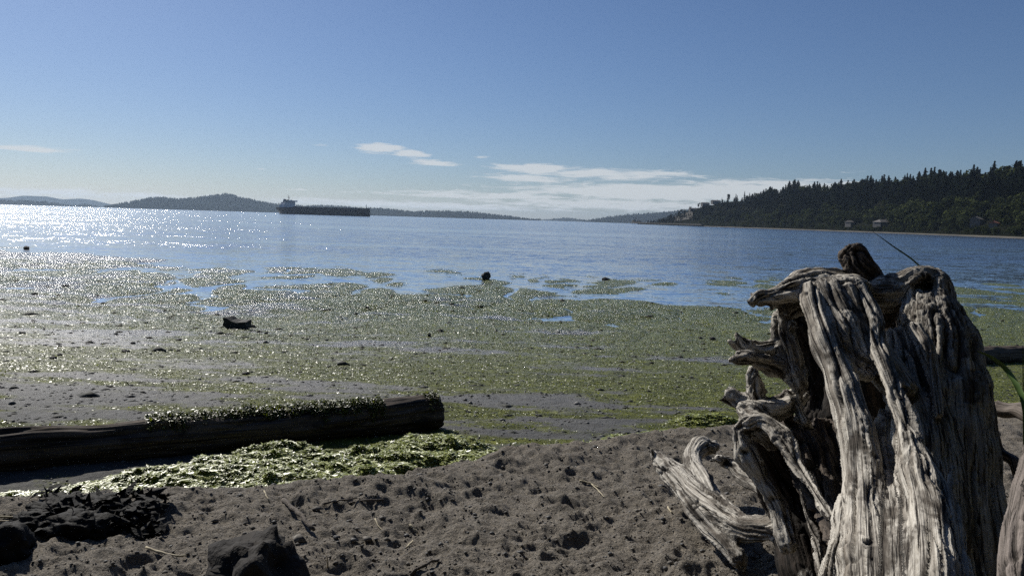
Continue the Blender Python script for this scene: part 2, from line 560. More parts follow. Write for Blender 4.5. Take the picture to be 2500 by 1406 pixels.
def terrain(x, y, full=False):
    x = np.asarray(x, float); y = np.asarray(y, float)
    yb = np.interp(x, BX, BY) + .10 * perlin(x * 1.7, x * 0 + 3.3) + .04 * perlin(x * 6, x * 0 + 8.3)
    sd = y - yb
    off = np.minimum(.0105 * x * x, 34)
    d = y - off
    z1 = np.interp(d, PD, PZ)
    sm = sstep(-.05, .55, sd)
    # dry berm sand
    zd = 1.10 + .035 * np.exp(-((sd + .22) / .22) ** 2) + .022 * np.clip(-sd, 0, 3)
    near = y < 14
    det = np.zeros_like(x)
    if near.any():
        xn, yn = x[near], y[near]
        lump = .040 * fbm(xn * 2.1, yn * 2.6, 0.0, 3) + .026 * fbm(xn * 7, yn * 8.5, 1.0, 3) + .008 * fbm(xn * 24, yn * 26, 2.0, 4) - .006 * np.clip(perlin(xn * 15, yn * 17, 6.0) - .15, 0, 1) + .003 * (1 - np.abs(perlin(xn * 6.5 + .3 * yn, yn * 7.5, 7.0)) * 2.2)
        cr = np.zeros_like(xn)
        for (cx, cy, rr, dp, asp, th) in craters:
            k = (np.abs(xn - cx) < 3 * rr) & (np.abs(yn - cy) < 3 * rr)
            if not k.any(): continue
            ux, uy = xn[k] - cx, yn[k] - cy
            a = (ux * math.cos(th) + uy * math.sin(th)) / rr * asp; b = (-ux * math.sin(th) + uy * math.cos(th)) / rr
            q = np.sqrt(a * a + b * b) * (1 + .25 * perlin(xn[k] * 9, yn[k] * 9))
            cr[k] += -dp * np.exp(-q ** 4 * 1.1) + .42 * dp * np.exp(-((q - 1.35) / .33) ** 2)
        det[near] = lump + cr
    zd = zd + det
    # flats: low bars and runnels
    amp = np.interp(d, [5, 9, 20, 28, 40, 60], [.010, .02, .035, .035, .03, .1])
    fl = amp * (fbm(x * .16 + .25 * y, y * .30, 4.0, 4) * .9 + .55 * fbm(x * .9, y * 2.1, 5.0, 4))
    fl = fl + np.where(y < 45, .011 * fbm(x * 5.5, y * 7.5, 6.0, 4), 0)
    wx = x + 1.6 * perlin(x * .21, y * .13, 0.0) + .5 * perlin(x * .8, y * .5)
    ch = 1 - np.abs(perlin(wx * .20 + .055 * y, y * .075 + 3.7)) * 2.6
    ch2 = 1 - np.abs(perlin(wx * .45 - .12 * y, y * .16 + 9.7)) * 2.6
    chm = np.interp(d, [14, 17, 21, 36, 46], [0, .5, 1, 1, .3])
    fl = fl - chm * (.10 * np.clip(ch, 0, 1) ** 2 + .085 * np.clip(ch2, 0, 1) ** 2.5) + chm * .030
    mo = np.zeros_like(x)
    for (cx, cy, rx, ry, h) in mounds:
        k = (np.abs(x - cx) < 2.2 * rx) & (np.abs(y - cy) < 2.2 * ry)
        if not k.any(): continue
        q = ((x[k] - cx) / rx) ** 2 + ((y[k] - cy) / ry) ** 2 + .7 * perlin(x[k] * 5, y[k] * 7)
        mo[k] = np.maximum(mo[k], np.exp(-np.clip(q, 0, 9) ** 1.6) * h * 1.2)
    mk = np.clip(mo / .03, 0, 1)
    if (mk > 0).any():
        k = mk > 0
        fl[k] += mk[k] * (.028 * fbm(x[k] * 11, y[k] * 15, 7.0, 4) + .01)
    # the flat stands a little higher on the far left
    z1 = z1 + .06 * (1 - sstep(-22, -7, x)) * np.interp(d, [15, 21, 33, 38], [0, 1, 1, 0])
    z = z1 + fl + mo * (1 if True else 0)
    z = z + .10 * np.exp(-(((x + 33) / 14) ** 2 + ((y - 41) / 3.2) ** 2))
    z = z * sm + zd * (1 - sm)
    z = np.maximum(z, z1 - .6)
    if not full: return z
    a0 = np.interp(d, [4, 5.5, 6.6, 7.6, 9.0, 10.2, 11.5, 13.2, 15.5, 19, 26, 36, 48, 60], [.20, .28, .36, .16, .50, .70, .52, .36, .66, .62, .72, .66, .85, .8])
    a0 = a0 + .55 * fbm(x * .35 + 3, y * .9, 8.0, 4) + .25 * fbm(x * 1.8, y * 3.4, 9.0, 3)
    a0 = a0 - .26 * (1 - sstep(-16, -3, x)) * np.interp(d, [9, 14], [0, 1]) + .28 * sstep(-4, 7, x) + np.interp(d, [5, 6, 9, 10.5], [.2, .5, .4, 0]) * fbm(x * .45 + 7, y * 2.0, 5.5, 3) + np.interp(d, [5, 6, 8.5, 9.5], [.05, .12, .1, 0]) * sstep(-1.5, 1, x)
    alg = np.clip(np.maximum(np.clip(a0, 0, .8), mk * 1.1), 0, 1) * sm
    spit = np.exp(-(((x + 31) / 15) ** 2 + ((y - 41) / 3.4) ** 2))
    alg = alg * (1 - np.clip(spit * 1.6, 0, 1))
    gra = np.clip(1.1 - 1.6 * alg, 0, 1)
    wet = sm * np.interp(d, [5, 7.5, 10, 14, 22, 30], [.12, .3, .55, .8, 1, 1])
    return z, alg, wet, 1 - sm, gra, mk


def T(x, y): return float(terrain(np.array([float(x)]), np.array([float(y)]))[0])


_ts = np.geomspace(1.6, 140, 2600)


def ground(px, py):
    d = fwd + (px - 1250) / F_PX * rt + (703 - py) / F_PX * up
    P = CAM[None] + _ts[:, None] * d[None]
    zz = terrain(P[:, 0], P[:, 1])
    k = np.argmax(P[:, 2] <= np.maximum(zz, 0))
    return np.array([P[k, 0], P[k, 1], max(zz[k], -.05)]), _ts[k]


def grid_faces(nr, nc):
    i = np.arange(nr - 1)[:, None] * nc + np.arange(nc - 1)[None]
    i = i.ravel()
    return np.stack([i, i + 1, i + nc + 1, i + nc], 1)


def build_ground():
    nr, nc = 840, 800
    rr = np.concatenate([np.geomspace(1.3, 2.35, 40), np.geomspace(2.37, 9, 420), np.geomspace(9.05, 60, 340), np.geomspace(62, 15000, 40)])
    aa = np.linspace(R(-47), R(47), nc)
    r, a = np.meshgrid(rr, aa, indexing='ij')
    x, y = (r * np.sin(a)).ravel(), (r * np.cos(a)).ravel()
    z, alg, wet, dry, gra, mk = terrain(x, y, True)
    me = np_mesh('beach', np.stack([x, y, z], 1), grid_faces(nr, nc)[:, ::-1])
    for n_, v_ in (('algae', alg), ('wet', wet), ('dry', dry), ('gravel', gra), ('heap', mk)): attr(me, n_, v_)
    o = link('beach', me, M['ground'], smooth=True)
    tag(o, 'dark sandy beach running down into weedy tidal flats', kind='structure')
    # the beach goes on around the camera
    xs = np.linspace(-260, 260, 131); ys = np.linspace(-60, 60, 61)
    X, Y = np.meshgrid(xs, ys, indexing='ij')
    x, y = X.ravel(), Y.ravel()
    z, alg, wet, dry, gra, mk = terrain(x, y, True)
    ang = np.abs(np.arctan2(x, y)); inside = (ang < R(45.5)) & (np.hypot(x, y) > 1.6)
    z = np.where(inside, z - .35, z - .06)
    z = np.where(y < 1.5, np.minimum(z, 1.15) + np.clip(-y - 3, 0, 60) * .03, z)
    me = np_mesh('beach_behind', np.stack([x, y, z], 1), grid_faces(131, 61)[:, ::-1])
    for n_, v_ in (('algae', alg), ('wet', wet), ('dry', dry), ('gravel', gra), ('heap', mk)): attr(me, n_, v_)
    tag(link('beach_surround', me, M['ground'], smooth=True), kind='structure')


build_ground()


def build_sky_screen():  # added out of view to block sky fill on camera-facing sides
    """added unseen wooded screen behind and right of the viewer, cuts the skylight"""
    g = np.random.default_rng(15)
    az = np.linspace(R(64), R(262), 90); hh = np.linspace(0, 1, 26)
    A, H = np.meshgrid(az, hh, indexing='ij')
    r = 4.6 + 2.4 * np.clip((R(100) - A) / R(36), 0, 1) + 1.0 * H ** 2 + .55 * fbm(A * 4, H * 5, 3.0, 4)
    z = .8 + H * (13 + 1.5 * perlin(A * 5, H * 0 + .5))
    V = np.stack([(r * np.sin(A)).ravel(), (r * np.cos(A)).ravel(), z.ravel()], 1)
    me = np_mesh('sky_screen', V, grid_faces(90, 26))
    tag(link('sky_screen', me, M['hill'], smooth=True), 'added wooded screen out of view that blocks skylight', kind='structure')
    n = 26000  # leaf scatter over the added skylight blocker
    k = g.integers(0, len(V), n)
    P = V[k] * np.array([.985, .985, 1]) + g.normal(0, .28, (n, 3))
    P = P[(np.abs(np.arctan2(P[:, 0], P[:, 1])) > R(60)) & (np.hypot(P[:, 0], P[:, 1]) > 3.4)]
    fv, ff = flakes(P, 1.2, g.uniform(.12, .3, len(P)), g)
    tag(link('sky_screen_foliage', np_mesh('sky_screen_foliage', fv, ff), M['leaf']), 'dense leaves covering the added skylight screen out of view', 'shrubs', kind='stuff')


def build_water():
    nr, nc = 90, 241
    rr = np.concatenate([np.linspace(14, 80, 50), np.geomspace(84, 14500, 40)])
    aa = np.linspace(-math.pi * .62, math.pi * .62, nc)
    r, a = np.meshgrid(rr, aa, indexing='ij')
    x, y = (r * np.sin(a)).ravel(), (r * np.cos(a)).ravel()
    me = np_mesh('sea', np.stack([x, y, 0 * x], 1), grid_faces(nr, nc)[:, ::-1])
    d = y - np.minimum(.0105 * x * x, 34)
    calm = 1 - sstep(33, 58, d + 4 * perlin(x * .05, y * .1))
    attr(me, 'calm', calm)
    tag(link('sea', me, M['water'], smooth=True), 'rippled blue bay with bright sun glitter on its left', kind='structure')


build_water()


# ------------------------------------------------------------------ far land
def ridge(name, prof, D, width, mat, trees=0, th=14, label=None, step=6, jag=1.0):
    """a hill whose skyline follows a profile of (px, py); trees are one far-off mass"""
    D, width, th = D * 1.6, width * 1.6, th * 1.6
    px = np.arange(prof[0][0], prof[-1][0] + .1, step)
    py = np.interp(px, [p[0] for p in prof], [p[1] for p in prof])
    rows = np.array([-.5, -.38, -.25, -.12, 0, .15, .35, .6])
    hgt = np.array([-.02, .22, .55, .85, 1.0, .93, .6, 0])
    V = []
    base = []
    for k, (x_, y_) in enumerate(zip(px, py)):
        a, e = azel(x_, y_)
        Dk = np.interp(x_, [q[0] for q in D], [q[1] for q in D]) if hasattr(D, '__len__') else D
        H = max(math.tan(e) * Dk + HC - (th * .75 if trees else 0), .5)
        for t_, h_ in zip(rows, hgt):
            dd = Dk + t_ * width
            nz = perlin(np.array([x_ * .02]), np.array([t_ * 5.0]))[0]
            V.append((dd * math.sin(a), dd * math.cos(a), H * h_ * (1 + .12 * nz * (t_ != 0)) if h_ > 0 else -2))
        base.append((a, Dk, H))
    V = np.array(V)
    me = np_mesh(name, V, grid_faces(len(px), len(rows)))
    o = link(name, me, mat, smooth=True)
    tag(o, label, kind='structure')
    if trees:
        vs, fs = [], []
        g = np.random.default_rng(len(prof))
        n = trees
        ks = g.uniform(0, len(base) - 1.001, n)
        ts = np.where(g.random(n) < .45, g.normal(0, .03, n), g.uniform(-.48, .1, n))
        for k, t_ in zip(ks, ts):
            i = int(k); f = k - i
            a = base[i][0] * (1 - f) + base[i + 1][0] * f
            Dk = base[i][1] * (1 - f) + base[i + 1][1] * f
            H = base[i][2] * (1 - f) + base[i + 1][2] * f
            hh = np.interp(t_, rows, hgt) * H
            dd = Dk + t_ * width
            x, y = dd * math.sin(a), dd * math.cos(a)
            h = th * g.uniform(.55, 1.25) * jag; r = h * g.uniform(.2, .42)
            z0 = hh - .15 * h
            b = len(vs); n5 = 5; ph = g.uniform(0, 6)
            for q in range(n5):
                w = r * g.uniform(.7, 1.2)
                vs.append((x + w * math.cos(ph + q * 1.2566), y + w * math.sin(ph + q * 1.2566), z0 + h * g.uniform(.1, .35)))
            vs.append((x + g.normal(0, .06 * h), y, z0 + h))
            for q in range(n5): fs.append((b + q, b + (q + 1) % n5, b + 5))
        me = np_mesh('far_wood', np.array(vs), np.array(fs))
        f_ = link('far_wood', me, M['conifer'])
        tag(f_, 'far wooded cover of the ' + (label or name), 'trees', kind='stuff')
    return o


ridge('mountains', [(-200, 492), (-60, 487), (20, 483), (57, 478), (114, 480), (152, 487), (198, 485), (228, 489), (266, 498), (300, 506)], 8600, 500, M['island'],
      label='faint pale mountains beyond the left islands')
ridge('island_hill', [(-260, 484), (-120, 485), (0, 487), (60, 488), (110, 491), (150, 496), (180, 501), (186, 504)], 5200, 500, M['island'], 420, 12, 'low wooded island at the left edge')
ridge('island_hill', [(178, 506), (190, 499), (205, 498), (225, 500), (240, 504), (246, 508)], 5000, 200, M['island'], 70, 9, 'tiny wooded islet right of the low island', 3)
ridge('island_hill', [(255, 508), (262, 504), (275, 499), (300, 494), (340, 487), (365, 481), (400, 480), (430, 484), (470, 481), (500, 478), (530, 473), (550, 471), (570, 474),
                      (590, 481), (610, 484), (640, 491), (670, 496), (700, 495), (740, 502), (780, 500), (830, 502), (880, 506), (930, 507), (980, 512), (1010, 516), (1040, 514),
                      (1100, 514), (1150, 516), (1200, 522), (1250, 527), (1300, 535), (1322, 540)], 4300, 700, M['island'], 2600, 12, 'long wooded island with a rounded summit behind the ship', 5)
ridge('island_hill', [(1290, 541), (1310, 537), (1340, 534), (1380, 530), (1410, 533), (1440, 537), (1460, 541)], 6200, 400, M['island'], 160, 10, 'low pale island near the middle of the horizon', 4)
ridge('headland', [(1420, 540), (1440, 535), (1480, 528), (1530, 522), (1580, 519), (1640, 513), (1720, 508), (1820, 505), (1900, 530)], 4600, 500, M['island'], 500, 11, 'pale blue wooded headland behind the right point', 5)

# ---- wooded hillside on the right
HX = [1556, 1600, 1640, 1700, 1760, 1850, 1900, 2000, 2100, 2200, 2300, 2400, 2500, 2640, 2800, 3000]
HY = [547, 537, 522, 500, 482, 468, 460, 450, 444, 434, 427, 416, 404, 398, 396, 398]
HD = [2150, 2000, 1880, 1700, 1560, 1380, 1290, 1150, 1020, 910, 820, 740, 670, 590, 520, 450]
HW = 230.0
TREE_H = [3, 10, 12, 12, 14, 21, 22, 22, 22, 22, 22, 22, 22, 22, 22, 22]


def hill_point(px, t):
    """t: 0 at the waterline, 1 at the crest"""
    a, e = azel(px, np.interp(px, HX, HY))
    D = np.interp(px, HX, HD); W = HW * np.interp(px, [1556, 1800, 2200], [.45, .8, 1])
    Hc = math.tan(e) * (D + W) + HC - .8 * np.interp(px, HX, TREE_H)
    Hc = max(Hc, 2.0)
    tt = [-.12, 0, .04, .10, .18, .3, .6, 1.0, 1.3, 1.8]
    hh = [-3, .4, 1.6, 3.5, min(9, Hc * .25), min(15, Hc * .4), Hc * .72, Hc, Hc * 1.0, Hc * .7]
    d = D + W * t
    z = np.interp(t, tt, hh)
    z += (1.5 * perlin(np.array([d * .02]), np.array([px * .03]))[0]) * np.clip(t * 4, 0, 1)
    return np.array([d * math.sin(a), d * math.cos(a), z])


def build_hill():
    px = np.concatenate([np.arange(1556, 2560, 8), np.arange(2560, 3010, 30)])
    ts = np.array([-.12, -.03, 0, .02, .04, .07, .10, .14, .18, .24, .3, .4, .5, .6, .7, .8, .9, 1.0, 1.15, 1.3, 1.8])
    V = np.array([hill_point(p, t) for p in px for t in ts])
    me = np_mesh('hillside', V, grid_faces(len(px), len(ts)))
    tag(link('hillside', me, M['hill'], smooth=True), 'dark wooded hillside along the right shore', kind='structure')
    ts2 = np.array([-.03, -.01, .006, .012, .018])
    V = np.array([hill_point(p, t) + np.array([0, 0, .25]) for p in px[px > 1700] for t in ts2])
    me = np_mesh('far_strand', V, grid_faces(int((px > 1700).sum()), len(ts2)))
    tag(link('far_strand', me, M['strand'], smooth=True), 'thin pale strip of beach below the wooded hillside', kind='structure')


build_hill()


def conifer_mesh(seed, h=1.0, wid=.19):
    g = np.random.default_rng(seed)
    tp = g.uniform(.5, 1.15); lean = g.normal(0, .03, 2); gap = g.uniform(.0, .3)
    vs, fs = [], []
    # trunk
    n = 5
    for k in range(n):
        vs.append((.012 * math.cos(k * 1.2566), .012 * math.sin(k * 1.2566), 0))
    vs.append((0, 0, 1.0))
    for k in range(n): fs.append((k, (k + 1) % n, 5))
    lv = 13
    for i in range(lv):
        z = .12 + .84 * (i / lv) ** .95
        r = wid * (1 - (i / lv)) ** tp * g.uniform(.6, 1.3) + .012
        if g.random() < gap * .5: r *= .45
        m_ = 9 if i < 8 else 6
        ph = g.uniform(0, 6)
        for k in range(m_):
            a = ph + k * 2 * math.pi / m_ + g.normal(0, .15)
            rr = r * g.uniform(.55, 1.3)
            w = .42 * rr + .01
            ca, sa = math.cos(a), math.sin(a)
            dz = g.uniform(.02, .06)
            b = len(vs)
            vs += [(0, 0, z + .05), (ca * rr * .55 - sa * w, sa * rr * .55 + ca * w, z - dz * .3), (ca * rr, sa * rr, z - dz), (ca * rr * .55 + sa * w, sa * rr * .55 - ca * w, z - dz * .3)]
            fs += [(b, b + 1, b + 2), (b, b + 2, b + 3)]
    return np.array(vs), np.array(fs)


def broad_mesh(seed, flat=1.0, nleaf=420):
    g = np.random.default_rng(seed)
    vs, fs = [], []
    n = 5
    for k in range(n):
        vs.append((.03 * math.cos(k * 1.2566), .03 * math.sin(k * 1.2566), 0))
    vs.append((.02, 0, .7))
    for k in range(n): fs.append((k, (k + 1) % n, 5))
    blobs = []
    for k in range(9):
        a = g.uniform(0, 6.28); rr = g.uniform(.05, .30)
        blobs.append((rr * math.cos(a), rr * math.sin(a), g.uniform(.25, .82), g.uniform(.13, .22)))
    blobs.append((0, 0, .55, .30))
    for k in range(nleaf):
        bx, by, bz, br = blobs[g.integers(len(blobs))]
        d = g.normal(size=3); d /= np.linalg.norm(d)
        c = np.array([bx, by, bz]) + d * br * g.uniform(.75, 1.08)
        c[2] *= flat
        u = np.cross(d, g.normal(size=3)); u /= np.linalg.norm(u); v = np.cross(d, u)
        s = g.uniform(.028, .06)
        b = len(vs)
        vs += [tuple(c + s * u), tuple(c + s * v * 1.2 + .4 * s * d), tuple(c - s * u), tuple(c - s * v)]
        fs += [(b, b + 1, b + 2), (b, b + 2, b + 3)]
    return np.array(vs), np.array(fs)


def build_trees():
    g = np.random.default_rng(21)
    con = [conifer_mesh(40 + i, wid=.15 + .03 * (i % 4)) for i in range(12)]
    bro = [broad_mesh(60 + i) for i in range(5)]
    bro_far = [broad_mesh(80 + i, nleaf=200) for i in range(4)]
    con_me = [np_mesh('conifer', *c) for c in con]
    bro_me = [np_mesh('broadleaf', *c) for c in bro]
    for me in con_me: me.materials.append(M['conifer'])
    for me in bro_me: me.materials.append(M['leaf'])
    C, B = [], []
    # conifers over the whole slope, rows from the crest down
    for i in range(1900):
        px = 2620 - (2620 - 1562) * g.random() ** .92
        t = g.uniform(.26, 1.08) if g.random() < .82 else g.normal(1.0, .05)
        if px < 1680 and t > .9 and g.random() < .6: continue
        if 1640 < px < 1690 and g.random() < .35: continue       # bare bluff
        if 1690 < px < 1820 and t > .82: continue                # houses along the crest
        if px > 2050 and .2 < t < .42 and g.random() < .75: continue
        h = np.interp(px, HX, TREE_H) * (g.uniform(.6, 1.05) if g.random() < .7 else g.uniform(1.0, 1.4))
        h *= .82 + .55 * perlin(np.array([px * .023]), np.array([t * 3.1]))[0]
        C.append((px, t, h))
    for i in range(300):
        px = 2620 - (2620 - 1700) * g.random()
        t = g.uniform(.10, .42)
        B.append((px, t, g.uniform(9, 17) * np.interp(px, [1700, 2000, 2500], [.8, 1, 1])))
    for i in range(240):
        px = 2620 - (2620 - 1690) * g.random()
        t = g.uniform(.045, .14)
        B.append((px, t, g.uniform(3.5, 7.5)))
    for i in range(60):
        B.append((g.uniform(1850, 2620), g.uniform(.9, 1.05), g.uniform(14, 21)))
    for px, t, h in [(2230, .22, 24), (2265, .24, 26), (2300, .22, 25), (2210, .12, 18), (2240, .10, 17), (2335, .3, 24), (2370, .32, 22), (2190, .26, 20)]:
        B.append((px, t, h))
    for hx, ht in ((2088, .165), (2165, .17), (2395, .19), (2440, .17)):
        B = [q for q in B if not (abs(q[0] - hx) < 20 and .10 < q[1] < ht + .02)]; C = [q for q in C if not (abs(q[0] - hx) < 16 and q[1] < ht + .08)]
    def place(items, meshes, raw, name, label, cat, group, stufflabel, mat, wscale):
        sized = sorted(items, key=lambda q: -q[2] / np.interp(q[0], HX, HD))
        keep = [q for q in sized if q[0] < 2530][:300]
        ks = set(id(q) for q in keep); hmed = float(np.median([q[2] for q in keep]))
        rest = [q for q in items if id(q) not in ks]
        for q in keep:
            p = hill_point(q[0], q[1])
            i = g.integers(len(meshes))
            o = bpy.data.objects.new(name, meshes[i]); col.objects.link(o)
            o.location = (p[0], p[1], p[2] - .3)
            s = q[2]; w = s * g.uniform(*wscale)
            o.scale = (w, w, s); o.rotation_euler = (g.normal(0, .03), g.normal(0, .03), g.uniform(0, 6.28))
            tl = 'on the skyline' if q[1] > .93 else ('halfway up the slope' if q[1] > .5 else ('low on the slope' if q[1] > .15 else 'at the shoreline'))
            pl = ('near the bluff houses' if q[0] < 1900 else 'between the bluff and the grey roofed house' if q[0] < 2070 else 'above the hip roofed house' if q[0] < 2220 else 'left of the white walled house' if q[0] < 2380 else 'by the right edge of the picture')
            tag(o, label % (('tall' if q[2] > hmed else 'short'), tl, pl), cat, group)
        vs, fs, nb = [], [], 0
        for q in rest:
            p = hill_point(q[0], q[1]); v, f = raw[g.integers(len(raw))]
            a = g.uniform(0, 6.28); w = q[2] * g.uniform(*wscale)
            x = (v[:, 0] * math.cos(a) - v[:, 1] * math.sin(a)) * w + p[0]
            y = (v[:, 0] * math.sin(a) + v[:, 1] * math.cos(a)) * w + p[1]
            vs.append(np.stack([x, y, v[:, 2] * q[2] + p[2] - .3], 1)); fs.append(f + nb); nb += len(v)
        if vs:
            o = link('hillside_wood', np_mesh('hillside_wood', np.concatenate(vs), np.concatenate(fs)), mat)
            tag(o, stufflabel, 'trees', kind='stuff')
    place(C, con_me, con, 'conifer_tree', '%s dark conifer %s, %s', 'tree', 'conifers on the right hillside',
          'rest of the dark conifer forest on the right hillside', M['conifer'], (1.25, 2.2))
    place(B, bro_me, bro_far, 'broadleaf_tree', '%s olive bushy tree %s, %s', 'tree', 'broadleaf trees above the right shore',
          'rest of the low bushes above the right shore', M['leaf'], (.95, 1.5))
    # single trees standing against the sky on the bluff
    lone = [(1706, 1.0, 13, 1, 'lone round topped tree left of the bluff houses'), (1763, 1.0, 12, 0, 'small pointed conifer on the bluff crest'),
            (1779, 1.0, 19, 1, 'tall full crowned tree on the bluff crest'), (1797, 1.0, 17, 0, 'slim pointed conifer on the bluff crest right of the full crowned tree'),
            (1665, .9, 14, 1, 'wind bent tree on the lower bluff above the pier'), (1651, .85, 11, 1, 'smaller dark tree on the lower bluff beside the wind bent tree'),
            (1818, 1.0, 22, 0, 'tall conifer where the bluff meets the forest')]
    for i, (px, t, h, k, lab) in enumerate(lone):
        p = hill_point(px, t)
        e = empty('bluff_tree', (p[0], p[1], p[2] - .4)); tag(e, lab, 'tree', 'single trees along the bluff')
        v, f = (bro if k else con)[i % 5]
        crown = f[f.min(1) >= 6] - 6
        w = h * (.62 if k else .95)
        lift = .18 if k else 0
        vv = v[6:] * np.array([w, w, h * (1 - lift)]) + np.array([0, 0, h * lift])
        link('crown', np_mesh('crown', vv, crown), M['conifer'], e)
        mb = MB(); mb.tube([(0, 0, 0), (.02 * h, 0, h * .5), (0, 0, h * .8)], [.035 * h, .025 * h, .01 * h], 6)
        mb.build('trunk', M['trunk'], e)


build_trees()


def house(px, t, w, d, h, rot, label, roof='roof', walls='wall', dz=0, hip=False, lift=0.0):
    p = hill_point(px, t)
    e = empty('house', (p[0], p[1], p[2] + lift), rot)
    tag(e, label, 'house')
    m_ = MB(); m_.box(-w / 2, w / 2, -d / 2, d / 2, -2, h); wl = m_.build('wall', M[walls], e)
    m_ = MB(); o = .6; rh = d * .28
    i = w * .2 if hip else 0
    m_.add([(-w / 2 - o, -d / 2 - o, h), (w / 2 + o, -d / 2 - o, h), (w / 2 + o, d / 2 + o, h), (-w / 2 - o, d / 2 + o, h), (-w / 2 - o + i, 0, h + rh), (w / 2 + o - i, 0, h + rh)],
           [(0, 1, 5, 4), (2, 3, 4, 5), (0, 4, 3), (1, 2, 5), (3, 2, 1, 0)])
    rf = m_.build('roof', M[roof], e)
    m_ = MB(); m_.box(w * .2, w * .2 + .9, .3, 1.2, h + rh * .3, h + rh + 1.1); m_.build('chimney', M['roof'], rf)
    nw = max(2, int(w / 3.2))
    for k in range(nw):
        x = -w / 2 + (k + .5) * w / nw
        m_ = MB(); m_.box(x - .85, x + .85, -d / 2 - .06, -d / 2 + .02, h * .35, h * .8); fw = m_.build('window', M['shipwhite'], e)
        m_ = MB(); m_.box(x - .7, x + .7, -d / 2 - .1, -d / 2 - .063, h * .35 + .12, h * .8 - .12); m_.build('pane', M['glass'], fw)


house(2088, .165, 16, 9, 4, .45, 'small grey roofed house half hidden in shrubs on the right shore')
house(2165, .17, 24, 10, 4.2, .5, 'wide hip roofed house among the shore shrubs', hip=True)
house(2395, .19, 10, 8, 5.5, .75, 'white walled house among dark trees on the far right shore')
house(2440, .17, 9, 6, 3, .75, 'red roofed cottage low on the far right shore', roof='roofred')
house(1722, 1.0, 18, 9, 5, .3, 'pale house on the crest of the bluff', lift=1)
house(1748, 1.02, 20, 9, 5, .3, 'second pale house on the bluff crest, right of its neighbour', lift=1.5)
house(1694, .86, 22, 8, 4, .3, 'low pale house below the bluff crest', lift=1)
# bare clay face below the bluff houses
V = np.array([hill_point(p, t) + np.array([0, 0, 1.2]) for p in np.arange(1644, 1694, 4) for t in (.3, .45, .6, .75, .88)])
tag(link('bluff', np_mesh('bluff', V, grid_faces(13, 5)), M['cliff'], smooth=True), 'bare clay bluff below the crest houses', kind='structure')


def build_pier():
    a = pt(1543, 543, 2050); b = hill_point(1720, 0)
    a[2] = 0; b[2] = 0
    d = b - a; Lg = np.linalg.norm(d); ang = math.atan2(d[1], d[0])
    e = empty('pier', tuple(a), ang)
    tag(e, 'long dark pier with masts and lamps below the bluff', 'pier')
    m_ = MB(); m_.box(0, Lg, -4, 4, 2.6, 4.4); m_.build('deck', M['pier'], e)
    m_ = MB(); m_.box(0, Lg, -4.2, -4.0, 5.3, 5.6); m_.build('railing', M['pier'], e)
    for k in range(34):
        m_ = MB(); x = 2 + k * (Lg - 4) / 33
        m_.tube([(x, -3.4, -3), (x, -3.4, 2.6)], .55, 6); m_.build('piling', M['pier'], e)
    for x, w, h in [(6, 9, 6), (18, 8, 4), (38, 7, 3.5), (58, 8, 4)]:
        m_ = MB(); m_.box(x, x + w, -2.5, 2.5, 4.4, 4.4 + h); m_.build('shed', M['pier'], e)
    for x, h in [(9, 13), (24, 14), (30, 24), (40, 10), (52, 14), (62, 11)]:
        m_ = MB(); m_.tube([(x, 0, 4.4), (x, 0, 4.4 + h)], [.55, .35], 6); q = m_.build('mast', M['pier'], e)
        m_ = MB(); m_.box(x - 1.0, x + 1.0, -.8, .8, 4.4 + h * .72, 4.4 + h * .72 + .9); m_.build('lamp', M['shipwhite'], q)


build_pier()


